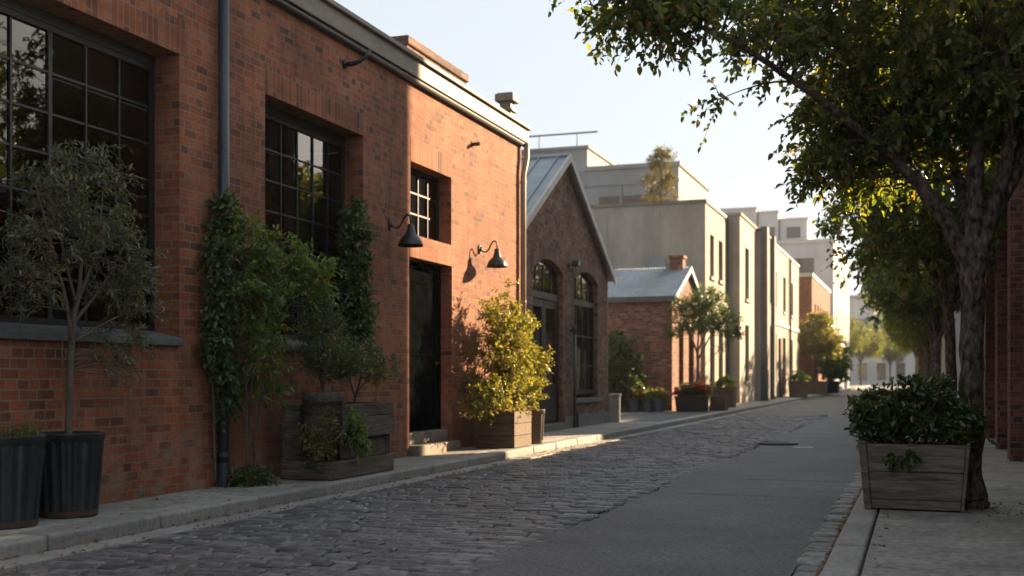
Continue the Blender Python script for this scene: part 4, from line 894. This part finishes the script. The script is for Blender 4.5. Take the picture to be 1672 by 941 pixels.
mb = MB(); mb.lathe([(.19, 0), (.21, .25), (.22, .50), (.215, .70), (.225, .702), (.232, .72), (.232, .80), (.222, .81), (.205, .80), (.2, .74)], n=32); mb.build('body', M['wood'], t, local=True, smooth=True)
mb = MB(); mb.lathe([(.218, .30), (.224, .305), (.228, .34), (.222, .345)], n=32, cap=False); mb.lathe([(.219, .56), (.226, .565), (.227, .60), (.219, .605)], n=32, cap=False); mb.build('band', M['rust'], t, local=True)
mb = MB(); mb.lathe([(.2, .72), (.1, .745), (.01, .75)], n=20); mb.build('soil', M['soil'], t, local=True)
t = thing('rosemary_bush', 'upright grey green bush with yellow tips in the barrel pot', 'shrub', (-6.16, 11.22, .86))
def fan(n, h, r, seed, r0=.012, base=.08):
    q = random.Random(seed); o = [[(0, 0, 0, r0), (.0, .0, base, r0*.9)]]
    for i in range(n):
        a = 2*PI*i/n + q.uniform(-.3, .3); rr = r*q.uniform(.3, 1); hh = h*q.uniform(.7, 1)
        o.append([(0, 0, base*.8, r0*.7), (math.cos(a)*rr*.35, math.sin(a)*rr*.35, base + hh*.35, r0*.5), (math.cos(a)*rr, math.sin(a)*rr, hh, r0*.2)])
    return o
plant(t, fan(14, 1.0, .28, 51), [(0, 0, .42, .26, .34, .24), (0, 0, .8, .14, .18, .26), (0, -.18, .66, .10, .16, .22), (0, .14, .72, .08, .12, .26)], 125, 4, 10, .050, .26, M['lf_spray'], 51, wood='twig', tw=(.08, .22), droop=-.1, up=.6, names=('stem', 'foliage'), nside=5, br=.22)
t = thing('spreading_bush', 'open branched small bush with yellow tips in the plank planter', 'shrub', (-6.08, 11.83, .74))
lb = [[(0, 0, 0, .018), (0, .0, .14, .016)], [(0, 0, .12, .012), (.0, -.12, .3, .009), (0, -.3, .5, .005), (0, -.38, .62, .003)], [(0, 0, .12, .012), (.02, .08, .32, .009), (.05, .1, .6, .005)], [(0, 0, .13, .011), (.0, .2, .28, .008), (.1, .45, .42, .005), (.1, .62, .45, .003)], [(0, 0, .12, .01), (.12, -.1, .3, .007), (.2, -.2, .5, .003)], [(0, .1, .3, .007), (0, .3, .6, .004)]]
bl = [(0, -.32, .50, .2, .16, .2), (.03, .05, .58, .22, .2, .18), (.08, .45, .42, .2, .24, .14), (.15, -.2, .5, .15, .2, .15), (0, .28, .6, .15, .15, .12), (.05, -.45, .35, .12, .12, .15)]
plant(t, lb, bl, 115, 4, 10, .050, .28, M['lf_spray'], 52, wood='twig', tw=(.08, .2), droop=-.05, up=.5, names=('stem', 'foliage'), nside=6, br=.25)
t = thing('trailing_plant', 'golden tipped trailing plant spilling over the low box of the plank planter', 'plant', (-5.95, 10.93, .12))
bl = [(.02, -.12, .22, .14, .22, .16), (.08, -.05, .45, .06, .06, .25), (-.05, -.28, .4, .06, .08, .2)]
plant(t, fan(8, .55, .2, 53, .006), bl, 36, 4, 8, .045, .5, M['lf_gold'], 53, wood='twig', tw=(.07, .18), droop=.3, up=.3, names=('stem', 'foliage'), nside=4, br=.2)
t = thing('trailing_plant', 'green trailing plant hanging down the front of the plank planter', 'plant', (-5.76, 11.17, .30))
bl = [(0, 0, .32, .07, .14, .16), (0.02, .06, .18, .06, .12, .22), (0.02, .03, .02, .05, .10, .15)]
plant(t, fan(6, .5, .1, 54, .005), bl, 60, 4, 8, .040, .5, M['lf_fresh'], 54, wood='twig', tw=(.06, .14), droop=.5, up=0, names=('stem', 'foliage'), nside=4, br=.2)

# sunlit box planter by the door
def crate(name, label, loc, lx, ly, h, mat, mat2, rows=3, rz=0, taper=0.0, group=None, cat='planter', soil=True):
    t = thing(name, label, cat, loc, rz, group); a = .035; rh = h / rows
    sides = {}
    for i in range(rows):
        z0, z1 = i*rh + (.01 if i == 0 else .003), (i + 1)*rh - .003
        o0, o1 = taper*(z0/h), taper*(z1/h); X0, Y0 = lx/2 + o0, ly/2 + o0; X1, Y1 = lx/2 + o1, ly/2 + o1
        for s in (1, -1):
            sides.setdefault(('side_planks', s), MB()).hexa([(s*(X0 - a), -Y0, z0), (s*X0, -Y0, z0), (s*X0, Y0, z0), (s*(X0 - a), Y0, z0)][::s], [(s*(X1 - a), -Y1, z1), (s*X1, -Y1, z1), (s*X1, Y1, z1), (s*(X1 - a), Y1, z1)][::s])
            sides.setdefault(('end_planks', s), MB()).hexa([(-X0 + a + .002, s*(Y0 - a), z0), (-X0 + a + .002, s*(Y0 - .004), z0), (X0 - a - .002, s*(Y0 - .004), z0), (X0 - a - .002, s*(Y0 - a), z0)][::-s], [(-X1 + a + .002, s*(Y1 - a), z1), (-X1 + a + .002, s*(Y1 - .004), z1), (X1 - a - .002, s*(Y1 - .004), z1), (X1 - a - .002, s*(Y1 - a), z1)][::-s])
    for (nm, s), q in sides.items(): q.build(nm, M[mat if nm == 'side_planks' else mat2], t, local=True, bevel=.005)
    if soil:
        mb = MB(); mb.box(-lx/2 + a, lx/2 - a, -ly/2 + a, ly/2 - a, h*.6, h - .05); mb.build('soil', M['soil'], t, local=True)
    return t
bp = (-6.14, 16.97, 0)
crate('wooden_planter', 'brown plank planter in sunlight right of the black doorway', bp, .66, .82, .56, 'brownwood', 'brownwood', 3)
t = thing('golden_shrub', 'bright yellow green shrub in sunlit box planter right of the doorway', 'shrub', (bp[0], bp[1], .50))
lb = fan(9, 1.7, .5, 61, .018, .15)
bl = [(.05, .0, .40, .48, .80, .38), (.0, .0, .95, .42, .60, .40), (.0, .05, 1.45, .32, .40, .32), (.15, .80, .85, .28, .36, .26), (.05, -.75, .28, .3, .38, .24), (.05, .62, 1.4, .2, .26, .22), (.0, -.32, 1.62, .14, .2, .2), (0, .15, 1.85, .12, .14, .16), (.1, .9, .45, .25, .3, .25), (-.05, -.95, .12, .2, .22, .12)]
plant(t, lb, bl, 400, 4, 9, .062, .48, M['lf_lime'], 61, wood='twig', tw=(.10, .24), droop=.1, up=.4, names=('stem', 'foliage'), nside=6, br=.28, wall=-.46)
t = ribbed('ribbed_planter', 'small ribbed metal bin behind the sunlit box planter', (-5.94, 17.95, 0), .125, .15, .56, mat='terra', n=48)
# front right planter
pr = thing('grey_plank_planter', 'tapered grey plank planter at the foot of the nearest street tree', 'planter', (-.03, 10.20, 0), -.03)
hw, hd, H = .375, .24, .555
def tapered(mb, s0, z0, z1, xa, xb, ya, yb):
    t0, t1 = .95 + .12*z0/H, .95 + .12*z1/H
    mb.hexa([(xa*t0, ya*t0, z0), (xb*t0, ya*t0, z0), (xb*t0, yb*t0, z0), (xa*t0, yb*t0, z0)], [(xa*t1, ya*t1, z1), (xb*t1, ya*t1, z1), (xb*t1, yb*t1, z1), (xa*t1, yb*t1, z1)])
for nm, q in (('front_planks', (-hw + .03, hw - .002, -hd, -hd + .03)), ('back_planks', (-hw + .03, hw - .002, hd - .03, hd)), ('end_planks', (-hw - .028, -hw - .002, -hd + .03, hd - .03)), ('end_planks', (hw, hw + .026, -hd + .03, hd - .03))):
    mb = MB()
    for (z0, z1) in ((.012, .085), (.09, .315), (.32, .545)): tapered(mb, 0, z0, z1, *q)
    mb.build(nm, M['greywood'], pr, local=True, bevel=.005)
for dz, q in ((.012, (-hw - .032, -hw + .028, -hd - .012, -hd + .028)), (.005, (hw, hw + .028, hd - .028, hd + .012)), (.005, (-hw - .03, -hw + .028, hd - .028, hd + .012)), (.005, (hw + .001, hw + .028, -hd - .012, -hd + .028))):
    mb = MB(); tapered(mb, 0, .0, H + dz, *q); mb.build('corner_post', M['greywood'], pr, local=True, bevel=.005)
mb = MB(); tapered(mb, 0, .3, .50, -hw + .031, hw - .01, -hd + .031, hd - .031); mb.build('soil', M['soil'], pr, local=True)
t = thing('leafy_bush', 'glossy dark leafy bush filling the tapered grey planter', 'shrub', (-.03, 10.20, .50))
bl = [(-.15, 0, .24, .28, .22, .22), (.15, .0, .25, .26, .22, .22), (-.32, .0, .30, .16, .18, .18), (.05, 0, .42, .26, .2, .14), (.33, .02, .2, .12, .16, .16)]
plant(t, fan(10, .5, .35, 71, .012, .06), bl, 250, 4, 8, .058, .52, M['lf_glossy'], 71, wood='twig', tw=(.08, .18), droop=.15, up=.3, names=('stem', 'foliage'), nside=5, br=.28)
t = thing('trailing_leaves', 'small cluster of dark leaves hanging on the grey planter front', 'plant', (-.10, 9.905, .42))
plant(t, [[(0, .02, .06, .005), (0, 0, .0, .003)]], [(-.02, -.0, .0, .15, .03, .045)], 46, 3, 4, .06, .75, M['lf_dark'], 72, wood='twig', tw=(.03, .08), droop=.5, up=0, names=('stem', 'foliage'), nside=4, br=.2)
t = thing('yellow_plant', 'small yellow flowering plant at the right end of the grey planter', 'plant', (.27, 10.05, .50))
plant(t, fan(4, .12, .08, 73, .004, .02), [(0, 0, .1, .10, .06, .07)], 26, 3, 6, .04, .4, M['lf_gold'], 73, wood='twig', tw=(.04, .1), names=('stem', 'foliage'), nside=4, br=.2)

# yard plants
t = thing('clipped_shrub', 'large dark oval shrub standing against the brick shed wall', 'shrub', (-9.0, 35.5, 0))
plant(t, [[(0, 0, 0, .05), (0, 0, 1.5, .03)]], [(0, 0, 1.35, .72, .6, 1.15), (0.05, 0, .8, .75, .6, .7)], 420, 4, 7, .10, .5, M['lf_dark'], 81, wood='twig', tw=(.12, .25), names=('trunk', 'foliage'), nside=6, shell=.6)
potg = 'blue grey pots along the shed wall'
first = None
for i, (x, y, r, h) in enumerate(((-9.45, 34.9, .24, .42), (-9.0, 34.8, .26, .46), (-8.45, 35.3, .25, .40), (-8.05, 35.5, .22, .38), (-7.7, 35.6, .25, .40))):
    lab = ['blue grey pot at the left end of the row under the shed wall', 'largest blue grey pot directly under the oval shrub', 'blue grey pot of orange flowers right of the oval shrub', 'small blue grey pot of flowers before the shed corner', 'blue grey pot of flowers nearest the shed corner'][i]
    t = thing('flower_pot', lab, 'pot', (x, y, 0), group=potg)
    mb = MB(); mb.lathe([(r*.78, 0), (r, h*.9), (r*1.06, h*.91), (r*1.06, h), (r*.9, h - .02)], n=20); mb.build('body', M['bluepot'], t, local=True, smooth=False)
    mb = MB(); mb.lathe([(r*.9, h - .05), (.02, h - .02)], n=16); mb.build('soil', M['soil'], t, local=True)
    if i >= 2:
        p = thing('flowering_plant', 'low orange flowering plant in the ' + ['pot right of the oval shrub', 'small pot before the shed corner', 'pot nearest the shed corner'][i - 2], 'plant', (x, y, h - .04))
        plant(p, fan(5, .25, .2, 90 + i, .006, .04), [(0, 0, .18, .3, .3, .16)], 60, 3, 6, .07, .5, M['lf_gold' if i != 3 else 'lf_fresh'], 90 + i, wood='twig', tw=(.08, .16), names=('stem', 'foliage'), nside=4)
t = thing('bollard', 'short grey bollard at the corner of the gabled house', 'bollard', (-6.95, 27.2, 0))
mb = MB(); mb.box(-.11, .11, -.11, .11, 0, .62); mb.build('post', M['grey'], t, local=True, bevel=.02, seg=2); mb = MB(); mb.box(-.13, .13, -.13, .13, .621, .68); mb.build('cap', M['grey'], t, local=True, bevel=.015)
def trough(name, label, loc, lx, ly, h, mat, cat='planter'):
    t = thing(name, label, cat, loc); mb = MB()
    mb.hexa([(-lx*.46, -ly*.46, 0), (lx*.46, -ly*.46, 0), (lx*.46, ly*.46, 0), (-lx*.46, ly*.46, 0)], [(-lx/2, -ly/2, h - .05), (lx/2, -ly/2, h - .05), (lx/2, ly/2, h - .05), (-lx/2, ly/2, h - .05)]); mb.build('body', M[mat], t, local=True, bevel=.01)
    mb = MB()
    mb.box(-lx/2 - .02, lx/2 + .02, -ly/2 - .02, -ly/2 + .03, h - .049, h).box(-lx/2 - .02, lx/2 + .02, ly/2 - .03, ly/2 + .02, h - .049, h).box(-lx/2 - .02, -lx/2 + .03, -ly/2 + .031, ly/2 - .031, h - .049, h).box(lx/2 - .03, lx/2 + .02, -ly/2 + .031, ly/2 - .031, h - .049, h); mb.build('rim', M[mat], t, local=True)
    mb = MB(); mb.box(-lx/2 + .03, lx/2 - .03, -ly/2 + .03, ly/2 - .03, h - .049, h - .02); mb.build('soil', M['soil'], t, local=True)
    return t
trough('trough_planter', 'black trough planter of red flowers under the small tree', (-6.75, 36.2, 0), 1.0, .55, .48, 'blackmetal')
t = thing('red_flowers', 'red flowering plants massed in the black trough planter', 'flowers', (-6.75, 36.2, .44))
plant(t, fan(6, .3, .3, 95, .006, .04), [(-.2, 0, .2, .35, .25, .18), (.25, 0, .25, .3, .25, .2)], 60, 3, 5, .08, .7, M['lf_red'], 95, wood='twig', tw=(.08, .16), names=('stem', 'foliage'), nside=4)
t = thing('trough_greens', 'dark green leaves among the red flowers in the black trough', 'plant', (-6.7, 36.3, .44))
plant(t, fan(6, .3, .3, 96, .006, .04), [(0, 0, .22, .5, .3, .22)], 150, 3, 6, .08, .5, M['lf_dark'], 96, wood='twig', tw=(.1, .2), names=('stem', 'foliage'), nside=4)
t = thing('small_tree', 'small open crowned tree rising from the black trough planter', 'tree', (-6.62, 36.35, .40))
lb = [[(0, 0, 0, .06), (.03, .0, .9, .05), (.02, .0, 1.6, .045)], [(.02, 0, 1.4, .035), (-.25, 0, 2.2, .025), (-.55, 0, 2.9, .01)], [(.02, 0, 1.5, .035), (.05, .1, 2.4, .025), (.1, 0, 3.3, .01)], [(.02, 0, 1.2, .03), (.4, .1, 2.0, .022), (.8, .2, 2.6, .01)], [(.02, 0, 1.5, .03), (.4, -.1, 2.3, .02), (.6, 0, 3.1, .01)], [(.02, 0, .7, .015), (.3, .2, 1.2, .01), (.7, .3, 1.6, .006)]]
bl = [(-.3, 0, 2.8, .6, .6, .38), (.3, 0, 3.05, .6, .6, .45), (.75, .1, 2.5, .5, .5, .35), (-.6, 0, 2.15, .4, .4, .3), (.1, 0, 2.3, .8, .7, .3), (1.0, .1, 2.0, .35, .35, .2), (.75, .3, 1.55, .15, .15, .1)]
plant(t, lb, bl, 300, 4, 7, .085, .42, M['lf_dark'], 97, wood='twig', tw=(.12, .28), droop=.0, up=.3, nside=8)
crate('wooden_crate', 'low wooden crate right of the black trough planter', (-6.1, 37.4, 0), .5, .7, .48, 'wood', 'woodx', 2)
t = trough('pot_planter', 'square dark tapered pot beyond the wooden crate', (-6.55, 41.5, 0), .75, .75, .72, 'terra')
t = thing('pot_greens', 'small green plant growing in the square dark tapered pot', 'plant', (-6.55, 41.5, .68)); plant(t, fan(5, .3, .3, 98, .006, .04), [(0, 0, .2, .3, .3, .22)], 60, 3, 6, .08, .5, M['lf_fresh'], 98, wood='twig', tw=(.08, .18), names=('stem', 'foliage'), nside=4)
# far left planters
trough('box_planter', 'brown box planter with grasses beside the long pale building', (-6.0, 62.5, 0), .95, .9, .85, 'terra')
t = thing('box_greens', 'grassy plants in the brown box planter beside the pale building', 'plant', (-6.0, 62.5, .8)); plant(t, fan(6, .4, .4, 99, .008, .04), [(0, 0, .25, .5, .45, .3)], 90, 3, 6, .10, .4, M['lf_fresh'], 99, wood='twig', tw=(.1, .25), names=('stem', 'foliage'), nside=4)
trough('box_planter', 'brown box planter holding the bright young tree', (-6.0, 74.5, 0), 1.2, 1.1, .8, 'terra')
t = thing('young_tree', 'bright yellow green young tree in brown box before the red brick building', 'tree', (-6.0, 74.5, .75))
plant(t, auto_limbs(1.1, .06, 1.2, 3.8, 101, 5), [(0, 0, 2.9, 1.45, 1.3, 1.0), (.1, 0, 3.7, .8, .8, .6), (-.6, 0, 2.2, .8, .8, .5), (.7, 0, 2.1, .7, .7, .5)], 330, 4, 7, .15, .6, M['lf_lime'], 101, wood='twig', tw=(.2, .45))
trough('box_planter', 'dark tub holding the dense green shrub', (-5.6, 79, 0), 1.3, 1.2, .8, 'blackmetal')
t = thing('dense_shrub', 'dense dark green shrub in a tub beyond the bright young tree', 'shrub', (-5.6, 79, .7))
plant(t, auto_limbs(.4, .06, .8, 2.8, 102, 5), [(.1, 0, 1.9, 1.3, 1.1, 1.4), (.3, 0, 1.0, 1.2, 1.1, .9)], 330, 4, 7, .16, .6, M['lf_fresh'], 102, wood='twig', tw=(.2, .45), names=('trunk', 'foliage'))
# conifer behind the cream building
t = thing('conifer_tree', 'sparse tall conifer rising behind the cream building roof', 'tree', (-11.6, 54, 0))
lb = [[(0, 0, 0, .18), (0, 0, 6, .12), (0.1, 0, 12.0, .02)]]; bl = []
q = random.Random(9)
for i in range(46):
    z = 6.2 + 5.4*i/46; rr = .35 + 1.35*(1 - (z - 6.2)/5.8); a = i*2.4
    L_ = rr*q.uniform(.6, 1.15); lb.append([(0, 0, z, .03), (math.cos(a)*L_*.5, math.sin(a)*L_*.5, z + .15, .02), (math.cos(a)*L_, math.sin(a)*L_, z + .45, .006)])
    bl.append((math.cos(a)*L_*.75, math.sin(a)*L_*.75, z + .3, .28, .28, .18))
plant(t, lb, bl, 270, 4, 8, .13, .3, M['lf_conifer'], 103, wood='twig', tw=(.15, .35), droop=-.1, up=.4, nside=6, shell=.2, maxconn=.8)

# ================================================================== HAZE
hz, nt, out = new_mat('air_haze'); pv = nt.nodes.new('ShaderNodeVolumePrincipled')
pv.inputs['Color'].default_value = (.95, .93, .90, 1); pv.inputs['Density'].default_value = 0.0005; pv.inputs['Anisotropy'].default_value = 0.2
nt.links.new(pv.outputs[0], out.inputs['Volume'])
mb = MB(); mb.box(-60, 60, -30, 230, -1.2, 16); tag(mb.build('haze', hz), 'thin pale evening haze hanging in the street', kind='stuff')
# ================================================================== LIGHT, SKY, CAMERA
SUN_AZ, SUN_EL = math.radians(34.6), math.radians(20.0)     # azimuth from +Y towards +X
w = bpy.data.worlds.new('World'); S.world = w; w.use_nodes = True
nt = w.node_tree; bg = nt.nodes['Background']
sky = nt.nodes.new('ShaderNodeTexSky'); sky.sky_type = 'NISHITA'; sky.sun_disc = False
sky.sun_elevation = SUN_EL; sky.sun_rotation = SUN_AZ; sky.air_density = 1.0; sky.dust_density = 3.0; sky.ozone_density = 1.0
hs = nt.nodes.new('ShaderNodeHueSaturation'); hs.inputs['Saturation'].default_value = 0.55
mxs = nt.nodes.new('ShaderNodeMix'); mxs.data_type = 'RGBA'; mxs.inputs[0].default_value = 0.86; mxs.inputs[7].default_value = (1.98, 2.20, 2.36, 1)
nt.links.new(sky.outputs[0], hs.inputs['Color']); nt.links.new(hs.outputs[0], mxs.inputs[6]); nt.links.new(mxs.outputs[2], bg.inputs[0]); bg.inputs[1].default_value = 0.085
ld = bpy.data.lights.new('Sun', 'SUN'); ld.energy = 5.0; ld.angle = math.radians(0.55); ld.color = (1.0, 0.715, 0.425)
lo = bpy.data.objects.new('sun', ld); COL.objects.link(lo)
sd = Vector((math.sin(SUN_AZ)*math.cos(SUN_EL), math.cos(SUN_AZ)*math.cos(SUN_EL), math.sin(SUN_EL)))
lo.rotation_euler = sd.to_track_quat('Z', 'Y').to_euler(); lo.location = (20, 30, 30)
cam = bpy.data.cameras.new('Camera'); co = bpy.data.objects.new('camera', cam); COL.objects.link(co)
co.location = (0, 0, CH); co.rotation_euler = (PI/2, 0, TH)
cam.sensor_width = 36; cam.lens = 36 * F / 1672; cam.shift_x = 0; cam.shift_y = (HZ - 470.5) / 1672
cam.clip_start = .1; cam.clip_end = 2000
cam.dof.use_dof = True; cam.dof.focus_distance = 9.5; cam.dof.aperture_fstop = 2.0
S.camera = co
S.view_settings.view_transform = 'Standard'; S.view_settings.look = 'None'; S.view_settings.gamma = 1; S.view_settings.use_curve_mapping = False
S.view_settings.exposure = 2.1
S.cycles.max_bounces = 8; S.cycles.transparent_max_bounces = 12
try:
    S.cycles.use_denoising = True
except Exception: pass
